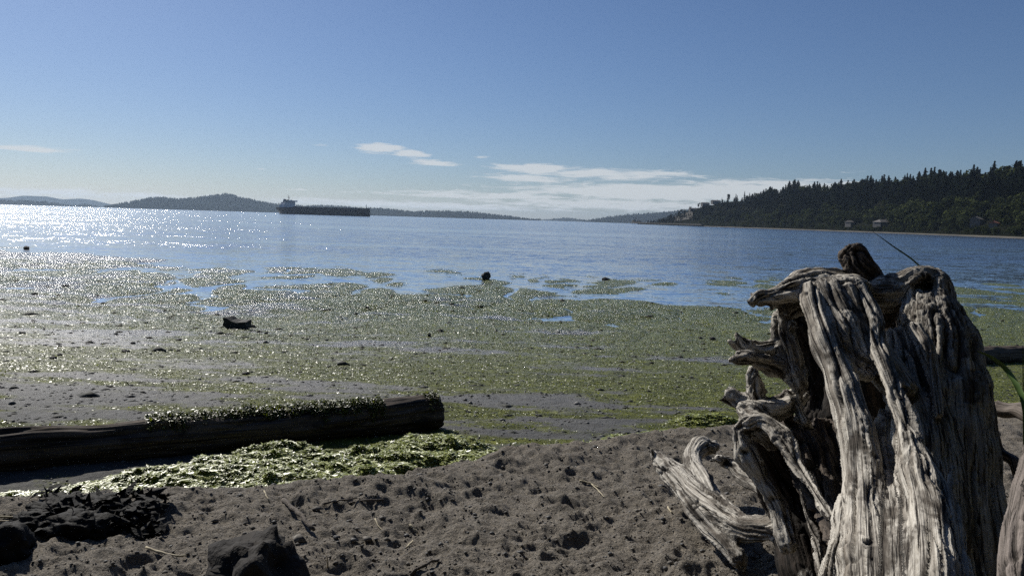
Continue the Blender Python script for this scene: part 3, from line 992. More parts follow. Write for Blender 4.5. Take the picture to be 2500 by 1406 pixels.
# ------------------------------------------------------------------ ship
def build_ship():
    A = pt(680, 519, 2000); B = pt(903, 528, 1900)
    A[2] = B[2] = 0
    d = B - A; L_ = float(np.linalg.norm(d)); ang = math.atan2(d[1], d[0])
    e = empty('cargo_ship', (A[0] * .75, A[1] * .75, 0), ang)
    e.scale = (.75, .75, .75)
    tag(e, 'long dark bulk carrier with a pale stern deckhouse at anchor', 'ship')
    bm_ = 16.0; H = 17.0
    st = []    # x, half beam deck, half beam waterline, deck z
    for u in np.linspace(0, 1, 31):
        if u < .12: hb = bm_ * (.72 + .28 * (u / .12)); wl = bm_ * (.25 + .75 * (u / .12) ** .6)
        elif u < .86: hb = wl = bm_
        else:
            q = (u - .86) / .14; hb = bm_ * (1 - q ** 2.4) + .3; wl = bm_ * (1 - q ** 1.6) + .15
        st.append((u, hb, wl))
    rows = []
    for u, hb, wl in st:
        z = H + (3.2 * np.clip((u - .915) / .03, 0, 1))
        x = u * L_
        fl = -5.5 * max(0, 1 - u / .06)          # raked transom
        xw = x - fl * 1.0
        rows.append([(xw + (2 if u > .98 else 0), -wl * .9, -2), (xw, -wl, 3), (x * .5 + xw * .5, -(hb + wl) / 2, 9), (x, -hb, z), (x, hb, z), (x * .5 + xw * .5, (hb + wl) / 2, 9), (xw, wl, 3), (xw, wl * .9, -2)])
    V = np.array(rows).reshape(-1, 3); n = 8
    f = []
    for i in range(len(rows) - 1):
        for k in range(n - 1): f.append((i * n + k, (i + 1) * n + k, (i + 1) * n + k + 1, i * n + k + 1))
    me = bpy.data.meshes.new('hull'); me.from_pydata([tuple(v) for v in V], [], f + [tuple(range(n))[::-1], tuple((len(rows) - 1) * n + k for k in range(n))]); me.update()
    bm = bmesh.new(); bm.from_mesh(me); bmesh.ops.recalc_face_normals(bm, faces=bm.faces); bm.to_mesh(me); bm.free()
    hull = link('hull', me, M['hull'], e)
    m_ = MB(); m_.box(.16 * L_, .9 * L_, -bm_ * .98, -bm_ * .96, H, H + 1.2); m_.build('bulwark', M['shipgrey'], hull)
    m_ = MB(); m_.tube([(4.0, 0, -3), (4.0, 0, 4)], [1.2, 1.2], 6); m_.build('rudder', M['hull'], hull)
    # hatches
    for k in range(7):
        x0 = (.19 + k * .102) * L_
        m_ = MB(); m_.box(x0, x0 + .088 * L_, -9.5, 9.5, H, H + 2.7); m_.box(x0 - .3, x0 + .088 * L_ + .3, -9.9, 9.9, H + 2.7, H + 3.2)
        m_.build('hatch_cover', M['shipgrey'], e)
    for k in range(6):
        x0 = (.283 + k * .102) * L_
        m_ = MB(); m_.tube([(x0, -11.5, H), (x0, -11.5, H + 3.6)], .5, 6); m_.build('vent_post', M['shipwhite'], e)
    # deckhouse
    hs = MB(); hs.box(.105 * L_, .155 * L_, -13, 13, H, H + 12); hs.box(.10 * L_, .16 * L_, -11, 11, H + 12, H + 15)
    house_ = hs.build('deckhouse', M['shipwhite'], e)
    m_ = MB(); m_.box(.098 * L_, .172 * L_, -16, 16, H + 15, H + 18.2); br = m_.build('bridge', M['shipwhite'], e)
    m_ = MB(); m_.box(.104 * L_, .168 * L_, -16.1, -16.03, H + 16.2, H + 17.4); m_.build('bridge_window', M['glass'], br)
    for lv in range(4):
        for k in range(4):
            x = (.110 + k * .0115) * L_
            m_ = MB(); m_.box(x, x + 1.3, -13.08, -13.02, H + 1.4 + lv * 2.8, H + 2.5 + lv * 2.8); m_.build('porthole', M['glass'], house_)
    m_ = MB(); m_.box(.04 * L_, .097 * L_, -11, 11, H, H + 6.5); m_.box(.05 * L_, .092 * L_, -8, 8, H + 6.5, H + 13.5); m_.build('engine_casing', M['shipwhite'], e)
    m_ = MB(); m_.add([(.058 * L_, -4, H + 13.5), (.086 * L_, -4, H + 13.5), (.086 * L_, 4, H + 13.5), (.058 * L_, 4, H + 13.5), (.066 * L_, -3, H + 22), (.082 * L_, -3, H + 20.5), (.082 * L_, 3, H + 20.5), (.066 * L_, 3, H + 22)],
                    [(3, 2, 1, 0), (4, 5, 6, 7), (0, 1, 5, 4), (1, 2, 6, 5), (2, 3, 7, 6), (3, 0, 4, 7)])
    m_.build('funnel', M['shipgrey'], e)
    m_ = MB(); x = .118 * L_
    m_.tube([(x, 0, H + 18.2), (x, 0, H + 31)], [.9, .35], 6); m_.box(x - 3.2, x + 3.6, -.4, .4, H + 24.5, H + 25.2); m_.box(x - 2.2, x + .2, -.4, .4, H + 27.5, H + 28.1)
    m_.tube([(x - 2.4, 0, H + 25), (x - 2.4, 0, H + 33)], .28, 5)
    m_.build('radar_mast', M['shipgrey'], e)
    m_ = MB(); m_.box(.105 * L_, .112 * L_, -3, 3, H + 18.2, H + 20.2); m_.box(.14 * L_, .15 * L_, -2, 2, H + 18.2, H + 19.6); m_.build('compass_deck_house', M['shipgrey'], e)
    m_ = MB(); x = .962 * L_; m_.tube([(x, 0, H + 3), (x, 0, H + 13)], [.8, .4], 6); m_.box(x - 1.3, x + 1.3, -.5, .5, H + 8.4, H + 9); m_.build('foremast', M['shipgrey'], e)


build_ship()
m_ = MB(); q = pt(590, 509, 2300); q[2] = 0

# ------------------------------------------------------------------ driftwood stump (implicit surface)
def catmull(P, n=6):
    P = np.array(P, float)
    Q = np.concatenate([[2 * P[0] - P[1]], P, [2 * P[-1] - P[-2]]])
    out = []
    for i in range(1, len(Q) - 2):
        p0, p1, p2, p3 = Q[i - 1], Q[i], Q[i + 1], Q[i + 2]
        for t in np.arange(n) / n:
            out.append(.5 * ((2 * p1) + (-p0 + p2) * t + (2 * p0 - 5 * p1 + 4 * p2 - p3) * t * t + (-p0 + 3 * p1 - 3 * p2 + p3) * t ** 3))
    out.append(P[-1])
    return np.array(out)


def stroke(pts, n=6):
    """pts: (px, py, forward distance, radius in px) -> centreline with radii in metres"""
    q = [(*pt(a, b, c), max(r * c / F_PX, .003)) for a, b, c, r in pts]
    return catmull(q, n)


def surface_nets(f, org, h):
    s = f < 0
    c = np.zeros([k - 1 for k in f.shape], np.int8)
    for i in (0, 1):
        for j in (0, 1):
            for k in (0, 1):
                c += s[i:f.shape[0] - 1 + i, j:f.shape[1] - 1 + j, k:f.shape[2] - 1 + k]
    act = (c > 0) & (c < 8)
    idx = np.argwhere(act)
    vid = np.full(act.shape, -1, np.int32)
    vid[act] = np.arange(len(idx))
    cor = [(i, j, k) for i in (0, 1) for j in (0, 1) for k in (0, 1)]
    val = np.stack([f[idx[:, 0] + i, idx[:, 1] + j, idx[:, 2] + k] for i, j, k in cor], 1)
    acc = np.zeros((len(idx), 3)); cnt = np.zeros(len(idx))
    for a in range(8):
        for b in range(a + 1, 8):
            ca, cb = np.array(cor[a]), np.array(cor[b])
            if np.abs(ca - cb).sum() != 1: continue
            va, vb = val[:, a], val[:, b]
            k = (va < 0) != (vb < 0)
            t = va[k] / (va[k] - vb[k])
            acc[k] += ca + t[:, None] * (cb - ca); cnt[k] += 1
    V = (idx + acc / cnt[:, None]) * h + org
    F = []
    for ax in range(3):
        o1, o2 = [(1, 2), (2, 0), (0, 1)][ax]
        sl = [slice(None)] * 3; sl2 = [slice(None)] * 3
        sl[ax] = slice(0, -1); sl2[ax] = slice(1, None)
        e = s[tuple(sl)] != s[tuple(sl2)]
        ii = np.argwhere(e)
        ii = ii[(ii[:, o1] > 0) & (ii[:, o2] > 0) & (ii[:, o1] < f.shape[o1] - 1) & (ii[:, o2] < f.shape[o2] - 1)]
        ins = s[ii[:, 0], ii[:, 1], ii[:, 2]]
        def vd(d1, d2):
            k = ii.copy(); k[:, o1] += d1; k[:, o2] += d2
            return vid[k[:, 0], k[:, 1], k[:, 2]]
        q = np.stack([vd(-1, -1), vd(0, -1), vd(0, 0), vd(-1, 0)], 1)
        q[~ins] = q[~ins][:, ::-1]
        F.append(q)
    return V, np.concatenate(F)


def vnormals(V, F):
    n = np.cross(V[F[:, 2]] - V[F[:, 0]], V[F[:, 3]] - V[F[:, 1]])
    out = np.zeros_like(V)
    for k in range(4): np.add.at(out, F[:, k], n)
    return out / (np.linalg.norm(out, axis=1)[:, None] + 1e-12)


def sdf_wood(strokes, cuts, h, k=.022, gnarl=1.0):
    """strokes: list of (part, centreline). Returns verts, faces, grain coords, cavity, part index of faces"""
    allp = np.concatenate([c for _, c in strokes])
    lo = (allp[:, :3] - allp[:, 3:4]).min(0) - .06; hi = (allp[:, :3] + allp[:, 3:4]).max(0) + .06
    sh = np.ceil((hi - lo) / h).astype(int) + 1
    f = np.full(sh, .3, np.float32)

    def region(a, b, m):
        i0 = np.clip(np.floor((np.minimum(a, b) - m - lo) / h).astype(int), 0, sh - 1)
        i1 = np.clip(np.ceil((np.maximum(a, b) + m - lo) / h).astype(int) + 1, 1, sh)
        return i0, i1
    for part, c in strokes:
        mr = c[:, 3].max() + 2.5 * k
        i0, i1 = region(c[:, :3].min(0), c[:, :3].max(0), mr)
        loc = np.full(i1 - i0, .3, np.float32)
        for a, b in zip(c[:-1], c[1:]):
            j0, j1 = region(a[:3], b[:3], max(a[3], b[3]) + 2.5 * k)
            g = np.meshgrid(*[lo[q] + h * np.arange(j0[q], j1[q]) for q in range(3)], indexing='ij')
            ab = b[:3] - a[:3]
            t = sum((g[q] - a[q]) * ab[q] for q in range(3)) / (ab @ ab + 1e-12)
            t = np.clip(t, 0, 1)
            dd = np.sqrt(sum((g[q] - a[q] - t * ab[q]) ** 2 for q in range(3))) - (a[3] + t * (b[3] - a[3]))
            s_ = tuple(slice(j0[q] - i0[q], j1[q] - i0[q]) for q in range(3))
            loc[s_] = np.minimum(loc[s_], dd)
        s_ = tuple(slice(i0[q], i1[q]) for q in range(3))
        old = f[s_]
        hh = np.clip(k - np.abs(old - loc), 0, None) / k
        f[s_] = np.minimum(old, loc) - hh * hh * k * .25
    for c in cuts:
        for a, b in zip(c[:-1], c[1:]):
            j0, j1 = region(a[:3], b[:3], max(a[3], b[3]) + .03)
            g = np.meshgrid(*[lo[q] + h * np.arange(j0[q], j1[q]) for q in range(3)], indexing='ij')
            ab = b[:3] - a[:3]
            t = np.clip(sum((g[q] - a[q]) * ab[q] for q in range(3)) / (ab @ ab + 1e-12), 0, 1)
            dd = np.sqrt(sum((g[q] - a[q] - t * ab[q]) ** 2 for q in range(3))) - (a[3] + t * (b[3] - a[3]))
            s_ = tuple(slice(j0[q], j1[q]) for q in range(3))
            f[s_] = np.maximum(f[s_], -dd)
    V, F = surface_nets(f, lo, h)
    # nearest stroke and its local frame
    N = len(V)
    best = np.full(N, 9e9); G = np.zeros((N, 3)); PI_ = np.zeros(N, int)
    for si, (part, c) in enumerate(strokes):
        bb0 = (c[:, :3] - c[:, 3:4]).min(0) - .12; bb1 = (c[:, :3] + c[:, 3:4]).max(0) + .12
        ok = np.where(((V > bb0) & (V < bb1)).all(1))[0]
        if not len(ok): continue
        arc = np.concatenate([[0], np.cumsum(np.linalg.norm(np.diff(c[:, :3], axis=0), axis=1))])
        ref = np.array([.3, -.5, .8])
        for j, (a, b) in enumerate(zip(c[:-1], c[1:])):
            ab = b[:3] - a[:3]; ln = np.linalg.norm(ab) + 1e-12
            P = V[ok] - a[:3]
            t = np.clip(P @ ab / (ln * ln), 0, 1)
            off = P - t[:, None] * ab
            dd = np.linalg.norm(off, axis=1) - (a[3] + t * (b[3] - a[3]))
            k2 = dd < best[ok]
            if not k2.any(): continue
            tz = ab / ln
            ea = np.cross(tz, ref); ea /= np.linalg.norm(ea) + 1e-9; eb = np.cross(tz, ea)
            w = ok[k2]
            best[w] = dd[k2]
            G[w, 0] = off[k2] @ ea + si * 1.37; G[w, 1] = off[k2] @ eb + si * .71; G[w, 2] = arc[j] + t[k2] * ln + si * .53
            PI_[w] = si
    nrm = vnormals(V, F)
    gx, gy, gz = G.T
    warp = .25 * perlin(V[:, 0] * 5, V[:, 1] * 5, V[:, 2] * 5 + .21)
    groove = fbm(gx * 46 + warp, gy * 46, gz * 1.3, 3)
    wide = fbm(gx * 15 + warp, gy * 15, gz * .9 + 5.1, 2)
    crack = np.clip(1 - np.abs(perlin(gx * 21 + 2 * warp, gy * 21, gz * 1.1 + 3.3)) * 5, 0, 1) ** 1.5 * np.clip(.55 + 1.4 * perlin(gx * 6, gy * 6, gz * 3 + 1.7), 0, 1)
    knob = fbm(V[:, 0] * 5, V[:, 1] * 5, V[:, 2] * 5, 2)
    pit = perlin(V[:, 0] * 24, V[:, 1] * 24, V[:, 2] * 24 + .37)
    pits = np.clip(pit - .42, 0, 1) * np.clip(knob + .15, 0, 1)
    rag = np.array([.5 if strokes[i][0][0] == 'broken_horn' else 1.0 if strokes[i][0][0] in ('root_crown', 'side_root', 'root_arm', 'root_slab', 'splinter') else .25 for i in range(len(strokes))])[PI_]
    turb = fbm(gx * 20 + 3 * warp, gy * 20, gz * 9 + .4, 3)
    fine = np.clip(1 - np.abs(perlin(gx * 52 + 2 * warp, gy * 52, gz * 2.0 + .6)) * 3.5, 0, 1)
    disp = gnarl * rag * .013 * turb - gnarl * .007 * fine + gnarl * (.0045 * groove + .011 * wide + .014 * knob - .027 * crack) - .05 * pits
    # ease the relief where two grain directions meet
    E = np.concatenate([F[:, [0, 1]], F[:, [1, 2]], F[:, [2, 3]], F[:, [3, 0]]])
    mark = np.zeros(N, bool); j_ = PI_[E[:, 0]] != PI_[E[:, 1]]
    mark[E[j_].ravel()] = True
    for _ in range(2):
        k_ = mark[E[:, 0]] | mark[E[:, 1]]; mark[E[k_].ravel()] = True
    Em = E[mark[E[:, 0]]]
    cnt_ = np.bincount(Em[:, 0], minlength=N).clip(1)
    for _ in range(5):
        av = np.bincount(Em[:, 0], weights=disp[Em[:, 1]], minlength=N) / cnt_
        disp = np.where(mark, .4 * disp + .6 * av, disp)
    V = V + nrm * disp[:, None]
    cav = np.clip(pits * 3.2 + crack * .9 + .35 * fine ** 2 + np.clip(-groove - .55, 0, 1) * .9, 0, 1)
    keep = V[F[:, 0], 2] > terrain(V[F[:, 0], 0], V[F[:, 0], 1]) - .06
    F = F[keep]
    fp = PI_[F[:, 0]]
    return V, F, G, cav, fp


def emit_parts(V, F, G, cav, fp, strokes, parent, mat, special={}):
    names = [p for p, _ in strokes]
    for nm in dict.fromkeys(names):
        ids = [i for i, p in enumerate(names) if p == nm]
        k = np.isin(fp, ids)
        if not k.any(): continue
        used, inv = np.unique(F[k], return_inverse=True)
        me = np_mesh(nm[0], V[used], inv.reshape(-1, 4))
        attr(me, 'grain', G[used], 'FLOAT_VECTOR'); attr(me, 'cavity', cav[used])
        o = link(nm[0], me, special.get(nm[0], mat), parent, True)
        if nm[1]: o['label'] = nm[1]


def build_stump():
    T_ = ('trunk', None); E_ = ('root_rib', 'broad pale rib running down the front left'); D_ = ('root_rib', 'pale rib running down the front right')
    A_ = ('root_arm', 'thick arm reaching out to the upper left'); H_ = ('broken_horn', 'dark upright broken horn on top'); B_ = ('saddle', 'sunlit saddle with a knot hole')
    L_ = ('side_root', 'pale gnarled root with two short prongs on the left side'); C_ = ('root_crown', 'broken crusty root crown low on the left')
    W_ = ('ground_root', 'forked pale root lying over the sand'); K_ = ('root_slab', 'crumbly brown slab under the hollow'); S_ = ('splinter', None, 1); S2_ = ('splinter', None, 2); S3_ = ('splinter', None, 3)
    HW_ = ('hollow_wall', 'inner wall of the hollow with its shade put into the wood colour')
    S = [
        (T_, [(2270, 735, 3.35, 62), (2290, 850, 3.25, 88), (2300, 1000, 3.15, 108), (2310, 1200, 3.0, 122), (2325, 1420, 2.85, 140), (2330, 1640, 2.75, 150)]),
        (T_, [(2330, 780, 3.35, 30), (2355, 900, 3.25, 42), (2375, 1040, 3.15, 52), (2385, 1220, 3.05, 55), (2385, 1450, 2.95, 60), (2385, 1640, 2.9, 60)]),
        (T_, [(2200, 840, 3.3, 45), (2230, 960, 3.1, 60), (2260, 1100, 2.95, 75), (2270, 1300, 2.8, 90)]),
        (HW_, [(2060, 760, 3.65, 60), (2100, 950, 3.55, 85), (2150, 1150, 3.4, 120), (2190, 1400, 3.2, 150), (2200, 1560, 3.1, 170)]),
        (T_, [(2236, 800, 3.12, 14), (2262, 850, 3.05, 18), (2280, 930, 2.98, 16), (2290, 1010, 2.9, 14)]),
        (B_, [(2090, 718, 3.55, 42), (2140, 720, 3.48, 44), (2195, 712, 3.42, 42), (2240, 692, 3.38, 40), (2275, 702, 3.36, 42)]),
        (B_, [(2225, 672, 3.42, 16), (2262, 664, 3.4, 15), (2290, 690, 3.38, 22), (2318, 720, 3.36, 20)]),
        (H_, [(2130, 750, 3.58, 60), (2112, 700, 3.55, 50), (2098, 662, 3.52, 42), (2088, 640, 3.52, 38), (2082, 632, 3.52, 34)]),
        (H_, [(2068, 618, 3.52, 14), (2085, 612, 3.52, 13), (2100, 618, 3.52, 12)]),
        (D_, [(2040, 715, 3.35, 34), (2085, 712, 3.3, 34), (2112, 770, 3.2, 34), (2140, 850, 3.05, 26), (2172, 930, 2.9, 22), (2202, 1010, 2.75, 24), (2222, 1080, 2.62, 32), (2236, 1160, 2.5, 44), (2262, 1280, 2.22, 60), (2275, 1420, 1.95, 72), (2290, 1640, 1.70, 85)]),
        (D_, [(2015, 722, 3.33, 44), (2050, 790, 3.2, 44), (2085, 850, 3.1, 34), (2120, 905, 3.02, 22)]),
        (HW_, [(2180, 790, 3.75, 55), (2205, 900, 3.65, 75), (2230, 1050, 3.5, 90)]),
        (D_, [(2225, 1080, 2.62, 28), (2265, 1150, 2.58, 36), (2305, 1250, 2.38, 36), (2318, 1420, 2.12, 44), (2330, 1620, 1.9, 55)]),
        (D_, [(2060, 735, 3.28, 32), (2100, 800, 3.2, 30), (2150, 880, 3.1, 40), (2200, 950, 3.0, 40)]),
        (E_, [(1985, 712, 3.32, 28), (1996, 760, 3.22, 32), (2018, 830, 3.08, 33), (2048, 910, 2.95, 36), (2075, 990, 2.82, 40), (2096, 1080, 2.7, 46), (2104, 1170, 2.56, 48), (2108, 1290, 2.28, 52), (2112, 1420, 2.02, 60), (2120, 1640, 1.75, 70)]),
        (E_, [(2155, 1015, 2.9, 20), (2150, 1080, 2.78, 24), (2168, 1170, 2.64, 30), (2185, 1290, 2.31, 56), (2190, 1420, 2.01, 64), (2195, 1640, 1.73, 80)]),
        (A_, [(2085, 712, 3.42, 40), (2030, 702, 3.42, 36), (1975, 702, 3.4, 33), (1925, 718, 3.38, 31), (1885, 726, 3.37, 27), (1856, 730, 3.36, 23), (1840, 738, 3.36, 13)]),
        (A_, [(1935, 690, 3.46, 12), (1965, 674, 3.5, 11), (2005, 668, 3.5, 12), (2050, 672, 3.5, 14)]),
        (A_, [(1900, 735, 3.36, 15), (1888, 750, 3.36, 9), (1882, 760, 3.36, 4)]),
        (A_, [(1850, 730, 3.36, 11), (1838, 720, 3.37, 7), (1832, 716, 3.37, 3)]),
        (L_, [(1960, 740, 3.42, 26), (1912, 768, 3.42, 21), (1908, 810, 3.40, 27), (1918, 850, 3.37, 32), (1932, 895, 3.34, 34), (1948, 930, 3.3, 24), (1956, 952, 3.28, 10)]),
        (L_, [(1915, 842, 3.38, 30), (1880, 848, 3.38, 24), (1848, 854, 3.37, 24), (1824, 850, 3.36, 18), (1808, 832, 3.35, 11), (1795, 816, 3.35, 6)]),
        (L_, [(1930, 905, 3.35, 30), (1890, 893, 3.32, 22), (1850, 880, 3.3, 16), (1818, 870, 3.28, 11), (1802, 872, 3.27, 6)]),
        (L_, [(1905, 760, 3.38, 9), (1914, 752, 3.37, 9), (1922, 765, 3.36, 7)]),
        (L_, [(1930, 800, 3.36, 10), (1938, 790, 3.35, 12), (1946, 800, 3.34, 8)]),
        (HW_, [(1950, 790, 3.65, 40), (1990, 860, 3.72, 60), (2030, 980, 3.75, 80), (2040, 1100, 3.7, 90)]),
        (C_, [(1838, 905, 3.42, 10), (1842, 950, 3.4, 18), (1845, 990, 3.38, 26), (1850, 1030, 3.34, 27), (1862, 1050, 3.3, 25)]),
        (C_, [(1784, 962, 3.42, 17), (1806, 980, 3.4, 24), (1835, 1000, 3.38, 30), (1870, 1005, 3.36, 34), (1910, 990, 3.36, 32), (1955, 960, 3.38, 20)]),
        (C_, [(1804, 1042, 3.3, 14), (1826, 1036, 3.28, 22), (1858, 1032, 3.25, 24), (1888, 1050, 3.2, 24), (1918, 1092, 3.12, 20), (1955, 1148, 3.0, 19), (1995, 1208, 2.86, 19), (2030, 1265, 2.72, 20)]),
        (C_, [(1802, 1048, 3.3, 14), (1814, 1085, 3.28, 20), (1838, 1132, 3.25, 20), (1866, 1182, 3.22, 20), (1902, 1240, 3.18, 19), (1932, 1320, 3.1, 24)]),
        (C_, [(1812, 1000, 3.34, 20), (1836, 1022, 3.31, 32), (1862, 1045, 3.29, 32), (1885, 1075, 3.3, 26)]),
        (C_, [(1920, 960, 3.36, 13), (1945, 990, 3.32, 14), (1962, 1030, 3.28, 12)]),
        (K_, [(1935, 1045, 3.38, 34), (1972, 1100, 3.28, 48), (2000, 1170, 3.15, 52), (2030, 1245, 3.0, 42), (2050, 1310, 2.85, 30)]),
        (K_, [(2010, 1060, 3.35, 40), (2040, 1150, 3.2, 45), (2060, 1240, 3.0, 35)]),
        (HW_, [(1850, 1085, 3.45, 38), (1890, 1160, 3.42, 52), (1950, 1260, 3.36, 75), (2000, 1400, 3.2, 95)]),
        (W_, [(1600, 1112, 4.45, 11), (1620, 1130, 4.35, 22), (1655, 1165, 4.2, 33), (1698, 1212, 4.0, 42), (1740, 1248, 3.82, 46), (1778, 1272, 3.66, 42), (1815, 1290, 3.52, 34), (1860, 1290, 3.42, 34), (1930, 1290, 3.3, 40)]),
        (W_, [(1738, 1094, 4.45, 18), (1712, 1092, 4.45, 23), (1694, 1110, 4.36, 23), (1694, 1142, 4.22, 25), (1716, 1182, 4.05, 30), (1740, 1225, 3.85, 28)]),
        (W_, [(1660, 1195, 4.05, 12), (1690, 1240, 3.85, 18), (1735, 1290, 3.68, 22), (1775, 1330, 3.54, 24), (1798, 1362, 3.46, 24)]),
        (W_, [(1850, 1290, 3.46, 18), (1885, 1308, 3.4, 20), (1925, 1330, 3.3, 22), (1955, 1360, 3.2, 22), (1972, 1400, 3.1, 18), (1978, 1430, 3.05, 12)]),
        (W_, [(1764, 1132, 3.9, 8), (1790, 1142, 3.84, 13), (1815, 1165, 3.75, 20), (1850, 1180, 3.65, 22), (1885, 1205, 3.55, 22), (1930, 1240, 3.5, 26)]),
        (W_, [(1818, 1128, 3.8, 8), (1840, 1136, 3.76, 11), (1858, 1160, 3.7, 12)]),
        (S_, [(1952, 1188, 3.05, 3), (1960, 1230, 3.02, 8), (1978, 1285, 2.96, 12), (1998, 1345, 2.85, 13), (2012, 1410, 2.75, 13)]),
        (S2_, [(2065, 1225, 2.6, 16), (2048, 1310, 2.5, 20), (2020, 1410, 2.4, 22), (2000, 1560, 2.3, 26)]),
        (S3_, [(2328, 1130, 2.75, 4), (2322, 1165, 2.7, 8), (2312, 1230, 2.6, 12)]),
    ]
    gs_ = np.random.default_rng(44)
    for part, (x_, y_, d_), (dx, dy), nn, ln in [(A_, (1850, 735, 3.36), (-1, .15), 5, 26), (L_, (1808, 838, 3.35), (-.6, -1), 4, 24), (L_, (1815, 872, 3.28), (-1, 0), 4, 20),
                                                 (C_, (1795, 968, 3.41), (-1, -.4), 5, 26), (C_, (1842, 930, 3.4), (0, -1), 4, 30), (H_, (2085, 618, 3.5), (.1, -1), 5, 14), (W_, (1612, 1122, 4.38), (-1, -.5), 4, 16),
                                                 (W_, (1770, 1135, 3.88), (-1, -.3), 4, 18), (W_, (1800, 1365, 3.46), (.5, 1), 5, 18), (B_, (2290, 690, 3.3), (.5, -.6), 4, 18), (L_, (1955, 945, 3.28), (.4, 1), 4, 22), (C_, (1960, 1035, 3.28), (.5, .8), 3, 24)]:
        for q in range(nn):
            ox, oy = gs_.normal(0, 9, 2); a_ = gs_.normal(0, .28)
            ux, uy = dx * math.cos(a_) - dy * math.sin(a_), dx * math.sin(a_) + dy * math.cos(a_)
            l_ = ln * gs_.uniform(.6, 1.2)
            S.append((part, [(x_ + ox - ux * 14, y_ + oy - uy * 14, d_, 7), (x_ + ox + ux * l_ * .4, y_ + oy + uy * l_ * .4, d_, 5), (x_ + ox + ux * l_, y_ + oy + uy * l_, d_, 1.6)]))
    strokes = [(p, stroke(q)) for p, q in S]
    cuts = [stroke(q) for q in [
        [(2252, 690, 3.20, 24), (2260, 692, 3.30, 21), (2266, 696, 3.37, 10)],
        [(2090, 850, 2.85, 20), (2125, 920, 2.8, 30), (2162, 985, 2.70, 28)],
        [(2094, 860, 3.0, 20), (2130, 925, 2.95, 30), (2168, 990, 2.85, 28)],
        [(2105, 880, 3.14, 20), (2138, 935, 3.12, 28), (2174, 998, 3.0, 24)],
        [(2135, 1160, 2.42, 12), (2155, 1178, 2.4, 20), (2172, 1192, 2.38, 13)],
        [(2215, 1010, 2.55, 8), (2225, 1030, 2.55, 10)],
        [(1795, 1285, 3.35, 24), (1830, 1280, 3.3, 26), (1865, 1292, 3.25, 18)],
        [(1660, 1120, 4.1, 12), (1672, 1148, 4.0, 14), (1690, 1170, 3.92, 8)],
        [(1900, 760, 3.3, 5), (1912, 768, 3.32, 7)],
        [(1836, 735, 3.3, 3), (1850, 738, 3.3, 3)],
        [(1985, 640, 3.2, 10), (2010, 655, 3.28, 22), (2040, 665, 3.3, 12)],
    ]]
    V, F, G, cav, fp = sdf_wood(strokes, cuts, .0071)
    c = pt(2200, 1400, 2.8)
    e = empty('driftwood_stump', (c[0], c[1], T(c[0], c[1])))
    tag(e, 'huge silvery driftwood root stump standing in the sand on the right', 'driftwood')
    V = V - np.array(e.location)
    emit_parts(V, F, G, cav, fp, strokes, e, M['wood'], {'root_slab': M['wood_brown'], 'hollow_wall': M['wood_shade'], 'broken_horn': M['wood_brown']})
    # near driftwood at the right edge
    S2 = [(('trunk', None), [(2590, 1040, 1.95, 40), (2545, 1150, 1.85, 52), (2520, 1260, 1.75, 58), (2512, 1340, 1.68, 66), (2515, 1450, 1.6, 76), (2540, 1700, 1.5, 90)]),
          (('trunk', None), [(2560, 1200, 1.75, 50), (2580, 1350, 1.65, 70), (2600, 1600, 1.5, 90)])]
    st2 = [(p, stroke(q)) for p, q in S2]
    V, F, G, cav, fp = sdf_wood(st2, [], .007, gnarl=.6)
    me = np_mesh('driftwood_limb', V, F)
    attr(me, 'grain', G, 'FLOAT_VECTOR'); attr(me, 'cavity', cav)
    tag(link('driftwood_limb', me, M['wood_near'], smooth=True), 'smooth brown driftwood limb cut off by the right edge, nearest the camera', 'driftwood')


build_stump()


# ------------------------------------------------------------------ logs
def log_mesh(a, b, ra, rb, seed, flat=0, nu=220, nv=72, ragged=.02):
    a, b = np.array(a, float), np.array(b, float)
    ax = b - a; L_ = np.linalg.norm(ax); ax /= L_
    ea = np.cross(ax, [0, 0, 1]); ea /= np.linalg.norm(ea); eb = np.cross(ea, ax)
    us = np.concatenate([[0], np.linspace(0, 1, nu), [1]])
    th = np.linspace(0, 2 * np.pi, nv, endpoint=False)
    U, Th = np.meshgrid(us, th, indexing='ij')
    rad = ra + (rb - ra) * U
    cx, sx = np.cos(Th), np.sin(Th)
    gx, gy, gz = cx * rad + seed, sx * rad, U * L_
    dsp = .024 * fbm(gx * 7, gy * 7, gz * 1.2 + .1, 3) + .006 * fbm(gx * 40, gy * 40, gz * 2 + .2, 3) - .018 * np.clip(1 - 6 * np.abs(perlin(gx * 13, gy * 13, gz * .6 + .7)), 0, 1)
    r = rad + dsp
    r[0] = .001; r[-1] = .001
    # rounded ends
    r[1] *= .93; r[-2] *= .90
    ul = U * L_ + ragged * np.where((U > .985) | (U < .015), perlin(cx * 3 + seed, sx * 3, np.full_like(cx, .4)), 0)
    sag = .035 * perlin(us * 3.1 + seed, us * 0 + .5)[:, None, None] * eb + .05 * perlin(us * 2.3 + seed, us * 0 + 4.5)[:, None, None] * ea
    P = a + sag + ul[..., None] * ax + (r * cx)[..., None] * ea + (r * sx)[..., None] * eb
    nr = len(us)
    i = (np.arange(nr - 1)[:, None] * nv); j = np.arange(nv)[None]
    f = np.stack([i + j, i + (j + 1) % nv, i + nv + (j + 1) % nv, i + nv + j], -1).reshape(-1, 4)
    me = np_mesh('log', P.reshape(-1, 3), f)
    attr(me, 'grain', np.stack([gx, gy, gz], -1).reshape(-1, 3), 'FLOAT_VECTOR')
    attr(me, 'cavity', np.clip(-dsp * 20 - .15, 0, 1).ravel())
    return me, P, (a, ax, L_, ea, eb)


